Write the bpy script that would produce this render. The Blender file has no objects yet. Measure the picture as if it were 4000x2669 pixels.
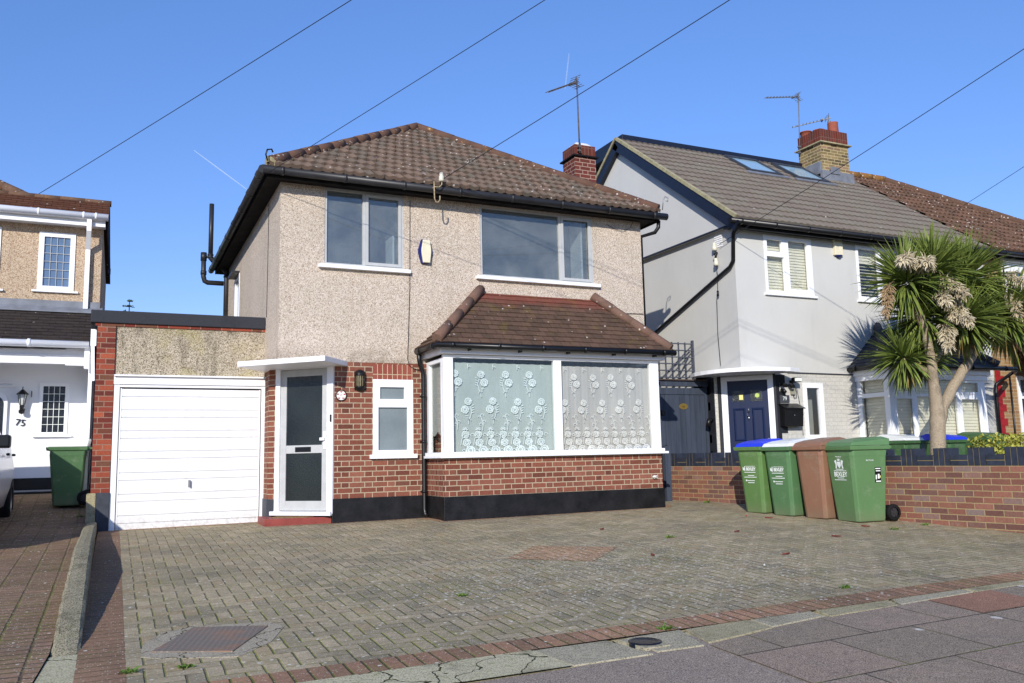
import bpy, bmesh, math, random
from mathutils import Vector, Matrix
R=random.Random(7)
rad=math.radians
sc=bpy.context.scene
# ---------------- camera
cam=bpy.data.cameras.new('camera'); co=bpy.data.objects.new('camera',cam); sc.collection.objects.link(co); sc.camera=co
yaw,pit,rol=0.4365,0.1331,-0.0217
fw=Vector((math.sin(yaw)*math.cos(pit),math.cos(yaw)*math.cos(pit),math.sin(pit)))
rt=Vector((math.cos(yaw),-math.sin(yaw),0)); up=rt.cross(fw)
r2=rt*math.cos(rol)+up*math.sin(rol); u2=up*math.cos(rol)-rt*math.sin(rol)
M=Matrix((( r2.x,u2.x,-fw.x,0),(r2.y,u2.y,-fw.y,-12.0516),(r2.z,u2.z,-fw.z,.8477),(0,0,0,1)))
co.matrix_world=M
cam.sensor_width=36; cam.lens=3330.25/4000*36; cam.clip_end=6000; cam.clip_start=.05
# ---------------- world + sun
SUN_AZ,SUN_EL=35.0,23.0     # direction the light travels (from +y towards +x), elevation
w=bpy.data.worlds.new('World'); sc.world=w; w.use_nodes=True
nt=w.node_tree; bg=nt.nodes['Background']
sky=nt.nodes.new('ShaderNodeTexSky'); sky.sky_type='NISHITA'; sky.sun_disc=False
sky.sun_elevation=rad(SUN_EL); sky.sun_rotation=rad(180+SUN_AZ)
sky.altitude=0; sky.air_density=1.0; sky.dust_density=0.3; sky.ozone_density=2.5
sky.dust_density=0.0; sky.ozone_density=4.0
hs=nt.nodes.new('ShaderNodeHueSaturation'); hs.inputs['Saturation'].default_value=1.18
nt.links.new(sky.outputs[0],hs.inputs['Color'])
gm=nt.nodes.new('ShaderNodeMix'); gm.data_type='RGBA'; gm.blend_type='MULTIPLY'; gm.inputs[0].default_value=1
tc=nt.nodes.new('ShaderNodeTexCoord'); sx=nt.nodes.new('ShaderNodeSeparateXYZ'); nt.links.new(tc.outputs['Generated'],sx.inputs[0])
cr=nt.nodes.new('ShaderNodeValToRGB'); nt.links.new(sx.outputs[2],cr.inputs[0])
ce=cr.color_ramp.elements; ce[0].position=0.0; ce[0].color=(.72,.62,.76,1); ce[1].position=.6; ce[1].color=(1.75,1.18,1.22,1)
nt.links.new(hs.outputs[0],gm.inputs[6]); nt.links.new(cr.outputs[0],gm.inputs[7])
nt.links.new(gm.outputs[2],bg.inputs[0]); bg.inputs[1].default_value=0.15
sun=bpy.data.lights.new('sun','SUN'); so=bpy.data.objects.new('sun',sun); sc.collection.objects.link(so)
sun.energy=3.65; sun.angle=rad(.5); sun.color=(1,.945,.855)
d=Vector((math.sin(rad(SUN_AZ))*math.cos(rad(SUN_EL)),math.cos(rad(SUN_AZ))*math.cos(rad(SUN_EL)),-math.sin(rad(SUN_EL))))
so.rotation_euler=d.to_track_quat('-Z','Y').to_euler(); so.location=(-5,-20,15)
vs=sc.view_settings; vs.view_transform='Standard'; vs.look='None'; vs.gamma=1; vs.exposure=0.33
# ---------------- materials
def s2l(c):
    return tuple(((x/255)/12.92 if x/255<=.04045 else ((x/255+.055)/1.055)**2.4) for x in c)+(1,)
class T:
    def __init__(s,name,rough=.8,spec=.3):
        s.mat=bpy.data.materials.new(name); s.mat.use_nodes=True; s.t=s.mat.node_tree
        s.b=s.t.nodes['Principled BSDF']; s.b.inputs['Roughness'].default_value=rough
        s.b.inputs['Specular IOR Level'].default_value=spec
    def n(s,ty,**k):
        x=s.t.nodes.new('ShaderNode'+ty)
        for a,b in k.items(): setattr(x,a,b)
        return x
    def put(s,i,v):
        if isinstance(v,bpy.types.NodeSocket): s.t.links.new(v,i)
        elif v is not None:
            if isinstance(v,(tuple,list)) and len(v)==3 and i.type=='RGBA': v=tuple(v)+(1,)
            i.default_value=v
    def m(s,op,a,b=None,c=None,clamp=False):
        x=s.n('Math',operation=op,use_clamp=clamp); s.put(x.inputs[0],a); s.put(x.inputs[1],b); s.put(x.inputs[2],c); return x.outputs[0]
    def mix(s,f,a,b,mode='MIX'):
        x=s.n('Mix',data_type='RGBA',blend_type=mode); s.put(x.inputs[0],f); s.put(x.inputs[6],a); s.put(x.inputs[7],b); return x.outputs[2]
    def pos(s): return s.n('NewGeometry').outputs['Position']
    def obj(s): return s.n('TexCoord').outputs['Object']
    def uv(s): return s.n('UVMap').outputs[0]
    def xyz(s,v):
        x=s.n('SeparateXYZ'); s.put(x.inputs[0],v); return x.outputs
    def vec(s,a,b,c=0.):
        x=s.n('CombineXYZ'); s.put(x.inputs[0],a); s.put(x.inputs[1],b); s.put(x.inputs[2],c); return x.outputs[0]
    def scale(s,v,sx,sy=None,sz=None):
        x=s.n('VectorMath',operation='MULTIPLY'); s.put(x.inputs[0],v); x.inputs[1].default_value=(sx,sy if sy is not None else sx,sz if sz is not None else sx); return x.outputs[0]
    def noise(s,v,sc,det=2.,rough=.5,out=0):
        x=s.n('TexNoise'); s.put(x.inputs['Vector'],v); x.inputs['Scale'].default_value=sc; x.inputs['Detail'].default_value=det; x.inputs['Roughness'].default_value=rough; return x.outputs[out]
    def voro(s,v,sc,feat='F1',out=0,rnd=1.):
        x=s.n('TexVoronoi',feature=feat); s.put(x.inputs['Vector'],v); x.inputs['Scale'].default_value=sc; x.inputs['Randomness'].default_value=rnd; return x.outputs[out]
    def white(s,v):
        x=s.n('TexWhiteNoise'); s.put(x.inputs['Vector'],v); return x.outputs[0]
    def ramp(s,f,st,mode='LINEAR'):
        x=s.n('ValToRGB'); s.put(x.inputs[0],f); e=x.color_ramp.elements; x.color_ramp.interpolation=mode
        while len(e)<len(st): e.new(.5)
        for i,(p,c) in enumerate(st):
            e[i].position=p; e[i].color=tuple(c)+(1,) if len(c)==3 else c
        return x.outputs[0]
    def step(s,f,a,b):
        x=s.n('MapRange',interpolation_type='SMOOTHSTEP'); s.put(x.inputs[0],f); x.inputs[1].default_value=a; x.inputs[2].default_value=b; return x.outputs[0]
    def bump(s,h,st=.5,dist=.01):
        x=s.n('Bump'); s.put(x.inputs['Height'],h); x.inputs['Strength'].default_value=st; x.inputs['Distance'].default_value=dist
        s.t.links.new(x.outputs[0],s.b.inputs['Normal'])
    def col(s,v): s.put(s.b.inputs['Base Color'],v); return s
    def bond(s,u,v,L,H,flem=False,shift=.5,mort=.01,soft=.003):
        row=s.m('FLOOR',s.m('DIVIDE',v,H)); off=s.m('MULTIPLY',s.m('FLOORED_MODULO',row,2.),shift)
        uu=s.m('ADD',s.m('DIVIDE',u,L),off); c=s.m('FLOOR',uu); f=s.m('SUBTRACT',uu,c)
        e=s.m('MINIMUM',f,s.m('SUBTRACT',1.,f)); idc=s.m('MULTIPLY',c,2.)
        if flem:
            e=s.m('MINIMUM',e,s.m('ABSOLUTE',s.m('SUBTRACT',f,.667))); idc=s.m('ADD',idc,s.m('GREATER_THAN',f,.667))
        fv=s.m('FLOORED_MODULO',v,H); dv=s.m('MINIMUM',fv,s.m('SUBTRACT',H,fv))
        dd=s.m('MINIMUM',s.m('MULTIPLY',e,L),dv)
        return s.step(dd,mort/2-soft,mort/2+soft), s.white(s.vec(idc,row)), s.white(s.vec(idc,row,7.3))
    def herring(s,x,y,w,joint=.008,soft=.003):
        X=s.m('DIVIDE',x,w); Y=s.m('DIVIDE',y,w); i=s.m('FLOOR',X); j=s.m('FLOOR',Y)
        k=s.m('FLOORED_MODULO',s.m('SUBTRACT',i,j),4.)
        fx=s.m('SUBTRACT',X,i); fy=s.m('SUBTRACT',Y,j)
        K=[s.m('COMPARE',k,float(q),.4) for q in range(4)]
        l=s.m('ADD',fx,K[1]); r=s.m('ADD',s.m('SUBTRACT',1.,fx),K[0]); b=s.m('MULTIPLY',s.m('ADD',fy,K[2]),1.9); t=s.m('MULTIPLY',s.m('ADD',s.m('SUBTRACT',1.,fy),K[3]),1.9)
        dd=s.m('MULTIPLY',s.m('MINIMUM',s.m('MINIMUM',l,r),s.m('MINIMUM',b,t)),w)
        idv=s.vec(s.m('SUBTRACT',i,K[1]),s.m('SUBTRACT',j,K[2]))
        return s.step(dd,joint/2-soft,joint/2+soft), s.white(idv)
MC={}
def flat(name,rgb,rough=.5,spec=.4,metal=0,var=.06,sc_=8.,bump=0):
    if name in MC: return MC[name]
    t=T(name,rough,spec); c=s2l(rgb)
    nz=t.noise(t.obj(),sc_,4,.6)
    lo=tuple(x*(1-var*1.6) for x in c[:3]); hi=tuple(min(1,x*(1+var)) for x in c[:3])
    t.col(t.ramp(nz,[(.3,lo),(.7,hi)])); t.b.inputs['Metallic'].default_value=metal
    if bump: t.bump(t.noise(t.obj(),sc_*6,3),bump,.004)
    MC[name]=t.mat; return t.mat

def mat_dash(name,cols,stain=False,scale=70.,darkz=None):
    t=T(name,.95,.1); P=t.pos()
    v=t.voro(P,scale,out=1); vv=t.xyz(v)[0]
    n=t.noise(P,scale*1.6,2)
    c=t.ramp(t.m('ADD',t.m('MULTIPLY',vv,.75),t.m('MULTIPLY',n,.25)),[(0.1,s2l(cols[0])),(.3,s2l(cols[1])),(.5,s2l(cols[2])),(.85,s2l(cols[3]))])
    big=t.noise(P,1.1,4,.6); c=t.mix(1.,c,t.ramp(big,[(.3,(.9,.89,.86)),(.7,(1.03,1.0,.99))]),'MULTIPLY')
    z=t.xyz(P)
    if stain:
        st=t.noise(t.vec(t.m('MULTIPLY',z[0],5.5),t.m('MULTIPLY',z[2],1.1)),1.,4,.7)
        h=t.m('ADD',t.m('MULTIPLY',t.step(st,.46,.74),.7),t.m('MULTIPLY',t.step(z[2],2.5,2.84),.22))
        c=t.mix(t.m('MULTIPLY',h,.8,clamp=True),c,s2l((72,66,56)),'MIX')
        c=t.mix(t.m('MULTIPLY',t.step(t.noise(P,2.3,3),.5,.7),.3),c,s2l((170,160,90)))
    else:
        c=t.mix(t.m('MULTIPLY',t.step(t.noise(P,3.,5,.7),.62,.75),.18),c,s2l((130,112,88)))
        sn=t.noise(t.vec(t.m('MULTIPLY',z[0],9.),t.m('MULTIPLY',z[2],.7),t.m('MULTIPLY',z[1],9.)),1.,4,.7)
        c=t.mix(t.m('MULTIPLY',t.step(sn,.50,.72),.22),c,s2l((138,124,102)))
        lo=t.m('MULTIPLY',t.m('SUBTRACT',1.,t.step(z[2],2.24,2.55)),t.step(t.noise(P,7.,4,.7),.35,.6)); c=t.mix(t.m('MULTIPLY',lo,.45),c,s2l((112,98,78)))
    t.col(c); t.bump(t.m('ADD',t.voro(P,scale*.8),n),.75,.009); return t.mat
M_dash=mat_dash('pebbledash_render',[(140,122,106),(186,170,152),(212,198,181),(232,222,209)],scale=115.)
M_dash_st=mat_dash('stained_pebbledash',[(100,90,76),(150,138,118),(186,174,152),(212,202,184)],True,scale=90.)
M_dash75=mat_dash('tan_pebbledash',[(140,110,88),(176,152,128),(200,178,152),(214,198,176)],scale=90.)

def mat_brick(name,reds,mort,flem=True,L=.3375,H=.075,mw=.011,dirt=.2,shift=.5,smear=0,bumpy=1.):
    t=T(name,.85,.2); U=t.uv(); P=t.pos()
    ds=t.noise(P,14.,2,out=1); x=t.n('VectorMath',operation='MULTIPLY_ADD'); t.put(x.inputs[0],ds); x.inputs[1].default_value=(.007,.007,0); t.put(x.inputs[2],U)
    q=t.xyz(x.outputs[0])
    mk,r1,r_2=t.bond(q[0],q[1],L,H,flem,shift,mw)
    c=t.ramp(r1,[(i/(len(reds)-1),s2l(k)) for i,k in enumerate(reds)])
    c=t.mix(1.,c,t.ramp(t.noise(P,38.,4,.7),[(.3,(.8,.8,.8)),(.7,(1.12,1.1,1.1))]),'MULTIPLY')
    c=t.mix(t.m('MULTIPLY',t.step(t.noise(P,2.2,5,.65),.5,.75),dirt),c,s2l((70,52,46)))
    if smear: c=t.mix(t.m('MULTIPLY',t.step(t.noise(P,4.5,4,.7),.56,.8),smear),c,s2l((205,190,175)))
    mm=t.mix(t.noise(P,20.,3),s2l(mort),s2l(tuple(int(k*.82) for k in mort)))
    t.col(t.mix(mk,mm,c)); t.bump(t.m('ADD',mk,t.m('MULTIPLY',t.noise(P,60.,3),.3)),.5*bumpy,.006); return t.mat
M_brick=mat_brick('red_brick',[(104,62,50),(124,73,58),(138,85,68),(114,66,52),(146,94,76),(108,70,58)],(196,180,152),dirt=.14,smear=.12)
M_brickbay=M_brick
M_brickpil=mat_brick('orange_red_pier_brick',[(100,50,42),(118,54,44),(136,64,50),(168,88,62),(110,50,42),(112,76,58)],(160,130,110),flem=True,L=.44,dirt=.2)
M_brickchim=mat_brick('chimney_red_brick',[(94,48,40),(114,58,48),(100,50,44)],(190,162,146),dirt=.35)
M_stock=mat_brick('yellow_stock_brick',[(104,90,60),(134,116,78),(152,132,92),(84,74,54),(158,128,100)],(214,196,152),flem=False,L=.225,dirt=.35)
M_stockw=mat_brick('tan_stock_brick_wall',[(146,112,74),(162,128,88),(134,98,68),(168,140,98)],(184,170,142),flem=False,L=.225,dirt=.15)
M_gwall=mat_brick('garden_wall_brick',[(124,84,70),(138,92,76),(148,101,84),(118,88,78),(110,77,68),(142,97,78),(130,114,108)],(178,156,114),flem=False,L=.2325,H=.0755,mw=.011,dirt=.15,smear=.2)
M_greybrick=mat_brick('pale_grey_painted_brick',[(202,200,192),(198,196,189)],(190,188,180),flem=False,L=.225,mw=.006,dirt=.02,bumpy=.7)
M_redpaint=flat('red_painted_quoin',(150,30,34),.6)
M_soldier=mat_brick('brick_soldier_course',[(132,68,56),(150,84,70),(142,74,62)],(206,184,152),flem=False,L=.075,H=.23,shift=0.,dirt=.1)
M_blackplinth=flat('black_bitumen_paint',(26,25,27),.45,.4,var=.5,sc_=5,bump=.4)
M_greyplinth=flat('slate_grey_paint',(62,66,74),.6,.3,var=.2)
M_white=flat('white_gloss_paint',(238,238,240),.35,.4,var=.02)
def mat_painted(name,rgb):
    t=T(name,.38,.4); P=t.pos(); c=s2l(rgb); z=t.xyz(P)
    q=t.ramp(t.noise(P,2.,5,.65),[(.3,tuple(x*.93 for x in c[:3])),(.65,c[:3])]); sn=t.noise(t.vec(t.m('MULTIPLY',z[0],12.),t.m('MULTIPLY',z[2],1.1),t.m('MULTIPLY',z[1],12.)),1.,4,.7)
    q=t.mix(t.m('MULTIPLY',t.step(sn,.52,.75),.16),q,s2l((168,162,148))); q=t.mix(t.m('MULTIPLY',t.m('SUBTRACT',1.,t.step(z[2],-.05,.22)),t.m('MULTIPLY',t.step(t.noise(P,18.,4,.7),.35,.7),.5)),q,s2l((150,142,124)))
    t.col(q); t.bump(t.noise(P,5.,3),.12,.01); return t.mat
M_gdoor=mat_painted('garage_door_paint',(236,236,236))
M_upvc=flat('white_upvc',(240,241,243),.3,.4,var=.01)
M_alu=flat('weathered_aluminium_frame',(184,185,184),.42,.4,var=.05)
M_black=flat('black_plastic',(22,22,24),.35,.4,var=.15)
M_gutter=flat('grey_black_gutter',(44,44,47),.42,.4,var=.2,sc_=4)
M_soffit=flat('dark_soffit_board',(34,31,30),.8,.2,var=.5,sc_=6)
M_steel=flat('galvanised_steel',(150,150,152),.45,.5,metal=.6,var=.1)
M_rust=flat('rusty_cream_iron',(168,150,118),.7,.3,var=.35,sc_=30)
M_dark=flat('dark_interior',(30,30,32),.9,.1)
M_cream=flat('cream_plastic',(226,218,190),.5,.3,var=.05)
M_ceram=flat('glazed_cream_ceramic',(214,208,188),.25,.5,var=.08)
M_blue=flat('blue_plastic',(30,38,110),.5,.3)
M_felt=None
def mat_felt():
    t=T('mineral_roofing_felt',.95,.1); P=t.pos()
    c=t.mix(t.noise(P,120.,2),s2l((40,41,45)),s2l((72,74,80)))
    c=t.mix(t.m('MULTIPLY',t.step(t.noise(P,2.,5,.7),.5,.8),.5),c,s2l((34,33,35)))
    t.col(c); t.bump(t.noise(P,8.,4),.5,.02); return t.mat
M_felt=mat_felt()
def mat_render(name,rgb,dirt=(150,145,135),amt=.12,sc_=1.3,zd=None):
    t=T(name,.9,.15); P=t.pos(); c=s2l(rgb)
    q=t.ramp(t.noise(P,sc_,5,.6),[(.3,tuple(x*.94 for x in c[:3])),(.7,c[:3])])
    z=t.xyz(P); st=t.noise(t.vec(t.m('MULTIPLY',z[0],3.),t.m('MULTIPLY',z[2],.5),t.m('MULTIPLY',z[1],3.)),1.,5,.7)
    q=t.mix(t.m('MULTIPLY',t.step(st,.5,.75),amt),q,s2l(dirt))
    t.col(q); t.bump(t.noise(P,45.,4,.6),.15,.004); return t.mat
M_grey=mat_render('light_grey_smooth_render',(201,200,195))
M_gable=mat_render('pale_gable_render',(206,205,200),amt=.06)
M_w75=mat_render('white_masonry_paint',(238,239,242),amt=.03)
M_conc=None
def mat_stone(name,a,b,cc,crack=0.,sc_=1.,moss=.0):
    t=T(name,.95,.1); P=t.pos()
    c=t.mix(t.noise(P,6.*sc_,6,.7),s2l(a),s2l(b)); c=t.mix(t.step(t.voro(P,90.),.25,.5),s2l(cc),c)
    c=t.mix(t.m('MULTIPLY',t.step(t.noise(P,3.,6,.75),.5,.65),.45),c,s2l(tuple(int(k*.55) for k in a)))
    h=t.noise(P,30.,5,.7)
    if crack:
        ds=t.noise(P,5.,3,out=1); x=t.n('VectorMath',operation='MULTIPLY_ADD'); t.put(x.inputs[0],ds); x.inputs[1].default_value=(.35,.35,.1); t.put(x.inputs[2],P)
        cr=t.step(t.voro(x.outputs[0],crack,'DISTANCE_TO_EDGE'),.004,.022)
        c=t.mix(cr,s2l((52,52,30)),c); h=t.m('ADD',h,cr)
    if moss: c=t.mix(t.m('MULTIPLY',t.step(t.noise(P,9.,5,.7),.56,.66),moss),c,s2l((96,104,40)))
    t.col(c); t.bump(h,.6,.012); return t.mat
M_kerbconc=mat_stone('weathered_concrete_kerb',(112,104,82),(192,182,152),(78,70,50),sc_=5,moss=.25)
M_palecon=mat_stone('cracked_pale_concrete',(176,168,134),(206,198,166),(146,138,110),crack=2.4,moss=.35)
M_stonegr=mat_stone('grey_kerb_stone',(156,148,126),(190,180,154),(118,112,92),moss=.15)
M_stonebf=mat_stone('buff_kerb_stone',(152,144,114),(184,172,140),(120,112,88),moss=.25)
M_slabconc=mat_stone('pale_mortar_surround',(156,146,126),(192,180,156),(130,120,102),crack=3.,moss=.15)
def mat_paving(name,kind,cols,moss,spots=.5,rot=False,mossamt=.9):
    t=T(name,.93,.12); P=t.pos(); q=t.xyz(P); x,y=q[0],q[1]
    dn=t.noise(P,7.,2,out=1); dx=t.xyz(dn)
    x=t.m('MULTIPLY_ADD',dx[0],.014,x); y=t.m('MULTIPLY_ADD',dx[1],.014,y)
    if kind=='herring': mk,r=t.herring(t.m('SUBTRACT',x,.107),t.m('ADD',y,7.0),.103,.013,.004)
    elif kind=='stretch': mk,r,_=t.bond(y,x,.103,.205,False,.5,.019,.006)
    elif kind=='soldier': mk,r,_=t.bond(x,t.m('ADD',y,7.27),.1045,.5,False,0,.014,.004)
    elif kind=='edge': mk,r,_=t.bond(y,t.m('ADD',x,.4),.103,1.,False,0,.010,.004)
    c=t.ramp(r,[(i/(len(cols)-1),s2l(k)) for i,k in enumerate(cols)])
    c=t.mix(1.,c,t.ramp(t.noise(P,160.,3,.8),[(.3,(.62,.62,.62)),(.72,(1.38,1.36,1.30))]),'MULTIPLY')
    c=t.mix(1.,c,t.ramp(t.noise(P,28.,4,.75),[(.32,(.78,.78,.78)),(.68,(1.2,1.19,1.17))]),'MULTIPLY')
    c=t.mix(1.,c,t.ramp(t.noise(P,.9,5,.65),[(.3,(.72,.73,.72)),(.7,(1.20,1.17,1.09))]),'MULTIPLY')
    # moss in joints, varying
    mn=t.noise(P,1.6,4,.7); far=t.step(q[1],-6.5,-1.)
    mcol=t.mix(t.m('MULTIPLY',t.step(mn,.36,.6),mossamt,clamp=True),s2l((84,76,62)),s2l(moss))
    fill=t.m('MULTIPLY_ADD',t.step(t.noise(P,2.6,4,.7),.35,.65),.45,t.m('MULTIPLY',far,.45))
    mk2=t.m('MAXIMUM',mk,t.m('MINIMUM',fill,.8)); c=t.mix(mk2,mcol,c)
    # green film
    c=t.mix(t.m('MULTIPLY',t.step(t.noise(P,3.2,5,.75),.48,.72),.28),c,s2l((130,126,74)))
    # lichen spots
    if spots:
        v=t.voro(P,26.,out=0); vc=t.xyz(t.voro(P,26.,out=1))[0]
        dx_=t.m('SUBTRACT',q[0],4.3); dy_=t.m('ADD',q[1],5.2)
        dist=t.m('SQRT',t.m('ADD',t.m('MULTIPLY',dx_,dx_),t.m('MULTIPLY',t.m('MULTIPLY',dy_,dy_),1.6)))
        dens=t.m('MULTIPLY_ADD',t.step(t.m('MULTIPLY',dist,-1.),-3.2,-.4),.42,.05*spots)
        thr=t.m('LESS_THAN',vc,dens); sp=t.m('MULTIPLY',t.m('SUBTRACT',1.,t.step(t.m('ADD',v,t.m('MULTIPLY',t.noise(P,60.,2),.25)),.34,.5)),thr)
        c=t.mix(t.m('MULTIPLY',sp,.75),c,s2l((226,222,206)))
        v=t.voro(P,75.,out=0); vc=t.xyz(t.voro(P,75.,out=1))[0]
        sp=t.m('MULTIPLY',t.m('SUBTRACT',1.,t.step(v,.2,.45)),t.m('LESS_THAN',vc,t.m('MULTIPLY_ADD',dens,.5,.1)))
        c=t.mix(t.m('MULTIPLY',sp,.7),c,s2l((222,218,202)))
    t.col(c); t.bump(t.m('ADD',mk,t.m('MULTIPLY',t.noise(P,90.,4,.7),.4)),.7,.009); return t.mat
GREYP=[(156,144,121),(172,158,134),(146,136,117),(180,165,140),(166,153,129),(166,147,120)]
M_drive=mat_paving('grey_herringbone_block_paving','herring',GREYP,(122,126,46),1.)
M_redhatch=mat_paving('red_herringbone_blocks','herring',[(166,134,110),(174,140,114),(156,130,108)],(110,110,46),.8)
M_rededge=mat_paving('red_edging_blocks','edge',[(134,108,90),(144,115,97),(138,110,93)],(88,92,40),.3,mossamt=.3)
M_border=mat_paving('red_soldier_blocks','soldier',[(158,124,102),(168,131,108),(150,118,99),(142,114,94)],(94,100,40),.3)
M_ldrive=mat_paving('brown_red_block_paving','stretch',[(136,112,94),(146,119,101),(128,106,88),(150,122,105),(138,116,99)],(100,104,38),.6)
def mat_pavement(name,slabs,a,b):
    t=T(name,.93,.15); P=t.pos(); q=t.xyz(P)
    c=t.mix(t.step(t.noise(P,130.,3,.85),.36,.66),s2l(tuple(int(k*.78) for k in a)),s2l(tuple(min(255,int(k*1.12)) for k in b)))
    c=t.mix(1.,c,t.ramp(t.noise(P,14.,5,.75),[(.32,(.86,.86,.86)),(.7,(1.12,1.12,1.11))]),'MULTIPLY')
    c=t.mix(1.,c,t.ramp(t.noise(P,1.3,4,.6),[(.3,(.88,.9,.9)),(.7,(1.08,1.04,1.02))]),'MULTIPLY')
    if slabs:
        dn=t.xyz(t.noise(P,4.,3,out=1)); x=t.m('MULTIPLY_ADD',dn[0],.02,q[0]); y=t.m('MULTIPLY_ADD',dn[1],.02,q[1])
        mk,r,_=t.bond(t.m('SUBTRACT',x,.4),t.m('ADD',y,t.m('MULTIPLY_ADD',x,-.03,8.56)),.745,.60,False,.5,.012,.005)
        c=t.mix(.55,c,t.mix(1.,c,t.ramp(r,[(0,(.72,.80,.74)),(.5,(1,1,1)),(1,(1.12,.98,.96))]),'MULTIPLY'))
        c=t.mix(mk,t.mix(t.step(t.noise(P,2.5,4),.45,.6),s2l((58,54,48)),s2l((96,98,52))),c); h=mk
        v=t.voro(P,3.6,out=0); vc=t.xyz(t.voro(P,3.6,out=1))[0]
        sp=t.m('MULTIPLY',t.m('SUBTRACT',1.,t.step(t.m('ADD',v,t.m('MULTIPLY',t.noise(P,25.,3),.12)),.16,.21)),t.m('LESS_THAN',vc,t.m('MULTIPLY_ADD',t.step(q[1],-8.6,-7.5),.45,.12)))
        c=t.mix(t.m('MULTIPLY',sp,t.m('MULTIPLY',t.noise(P,60.,3),1.3,clamp=True)),c,s2l((222,216,204)))
        t.col(c); t.bump(t.m('ADD',h,t.m('MULTIPLY',t.noise(P,130.,3),.5)),.5,.006)
    else:
        t.col(c); t.bump(t.noise(P,130.,3),.5,.006)
    return t.mat
M_pslab=mat_pavement('mauve_paving_slabs',True,(122,108,94),(170,152,134))
M_asph=mat_pavement('mauve_grey_asphalt',False,(122,110,98),(170,156,140))
M_redslab=mat_pavement('terracotta_slab',False,(142,106,86),(170,130,108))
M_road=mat_pavement('grey_asphalt_road',False,(70,70,72),(100,100,102))
def mat_soil(name,a,b):
    t=T(name,1,.05); P=t.pos(); t.col(t.mix(t.noise(P,4.,6,.7),s2l(a),s2l(b))); t.bump(t.noise(P,20.,5),.8,.03); return t.mat
M_soil=mat_soil('garden_soil',(54,44,34),(88,76,52)); M_grass=mat_soil('rough_grass_ground',(62,76,38),(92,96,60))
def mat_tile(name,cols,tw,gauge,lich,orange=.0,yel=.0,joints=False,bumpy=.3,zred=None):
    t=T(name,.92,.12); U=t.uv(); P=t.pos(); q=t.xyz(U)
    row=t.m('FLOOR',t.m('DIVIDE',q[1],gauge)); off=t.m('MULTIPLY',t.m('FLOORED_MODULO',row,2.),.5)
    uu=t.m('ADD',t.m('DIVIDE',q[0],tw),off); cid=t.m('FLOOR',uu); r=t.white(t.vec(cid,row))
    c=t.ramp(t.m('ADD',t.m('MULTIPLY',r,.38),t.m('MULTIPLY',t.noise(P,7.,5,.75),.62)),[(.15+.7*i/(len(cols)-1),s2l(k)) for i,k in enumerate(cols)])
    c=t.mix(1.,c,t.ramp(t.noise(P,45.,4,.7),[(.3,(.8,.8,.8)),(.7,(1.14,1.12,1.1))]),'MULTIPLY')
    if joints:
        f=t.m('SUBTRACT',uu,cid); e=t.m('MULTIPLY',t.m('MINIMUM',f,t.m('SUBTRACT',1.,f)),tw)
        c=t.mix(t.step(e,.001,.005),s2l((40,28,24)),c)
    if zred is not None:
        c=t.mix(t.m('MULTIPLY',t.step(t.m('ADD',t.xyz(P)[2],t.m('MULTIPLY',t.noise(P,3.,4),.3)),zred,zred+.22),.65),c,s2l((132,72,60)))
    if yel: c=t.mix(t.m('MULTIPLY',t.step(t.noise(P,4.,6,.75),.52,.66),yel),c,s2l((118,104,40)))
    if lich:
        v=t.voro(P,15.,out=0); vc=t.xyz(t.voro(P,15.,out=1))[0]
        sp=t.m('MULTIPLY',t.m('SUBTRACT',1.,t.step(t.m('ADD',v,t.m('MULTIPLY',t.noise(P,50.,3),.25)),.30,.42)),t.m('LESS_THAN',vc,t.m('MULTIPLY',t.step(t.noise(P,2.1,5,.7),.42,.66),lich*1.5)))
        c=t.mix(t.m('MULTIPLY',sp,.85),c,s2l((212,206,200)))
    if orange:
        c=t.mix(t.m('MULTIPLY',t.step(t.noise(P,7.,5,.7),.57,.64),orange),c,s2l((178,134,66)))
    t.col(c); t.bump(t.noise(P,60.,4),bumpy,.006); return t.mat
M_maintile=mat_tile('lichened_brown_roof_tiles',[(88,82,74),(106,92,82),(118,100,88),(98,92,83),(116,94,84)],.15,.285,.42,.06)
M_hip=mat_tile('lichened_red_hip_tiles',[(92,76,64),(104,78,66),(90,80,68)],.45,.45,.5,.55)
M_baytile=mat_tile('brown_plain_tiles',[(90,70,60),(102,80,68),(84,68,58),(100,80,68)],.165,.112,.16,0,.3,True,zred=3.26)
M_bayhip=mat_tile('red_brown_hip_tiles',[(106,80,70),(118,92,80),(108,94,82)],.3,.3,.25,0,.1)
M_greytile=mat_tile('grey_interlocking_roof_tiles',[(112,106,98),(122,116,106),(118,108,100),(108,104,96)],.3,.33,.02,0.03)
M_browntile=mat_tile('old_brown_roof_tiles',[(100,78,66),(112,86,72),(92,72,60),(106,88,76)],.15,.3,.5,.1)
M_lich=mat_tile('orange_lichened_ridge_tiles',[(110,80,60),(150,110,56)],.45,.45,.5,1.)
M_75tile=mat_tile('small_brown_plain_tiles',[(84,54,42),(100,66,50),(72,50,40)],.165,.1,.1,.06,.05,True)
M_75ridge=mat_tile('brown_ridge_tiles',[(98,76,62),(120,94,76)],.3,.3,.4,.12,.1)
M_75slate=mat_tile('dark_slate_like_tiles',[(52,48,46),(62,56,54),(46,43,42)],.165,.1,.12,.03,0,True)
M_greyslate=mat_tile('dark_grey_plain_tiles',[(60,62,68),(74,76,82)],.165,.11,.05,0,0,True)
M_lead=flat('lead_flashing',(122,126,134),.55,.4,var=.18,sc_=5)
M_verge=flat('buff_mortar_verge',(164,156,124),.95,.1,var=.2,sc_=10,bump=.6)
M_cement=flat('white_cement_flaunching',(214,212,206),.9,.1,var=.05)
M_pot=flat('terracotta_chimney_pot',(150,84,66),.8,.2,var=.12)
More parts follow.
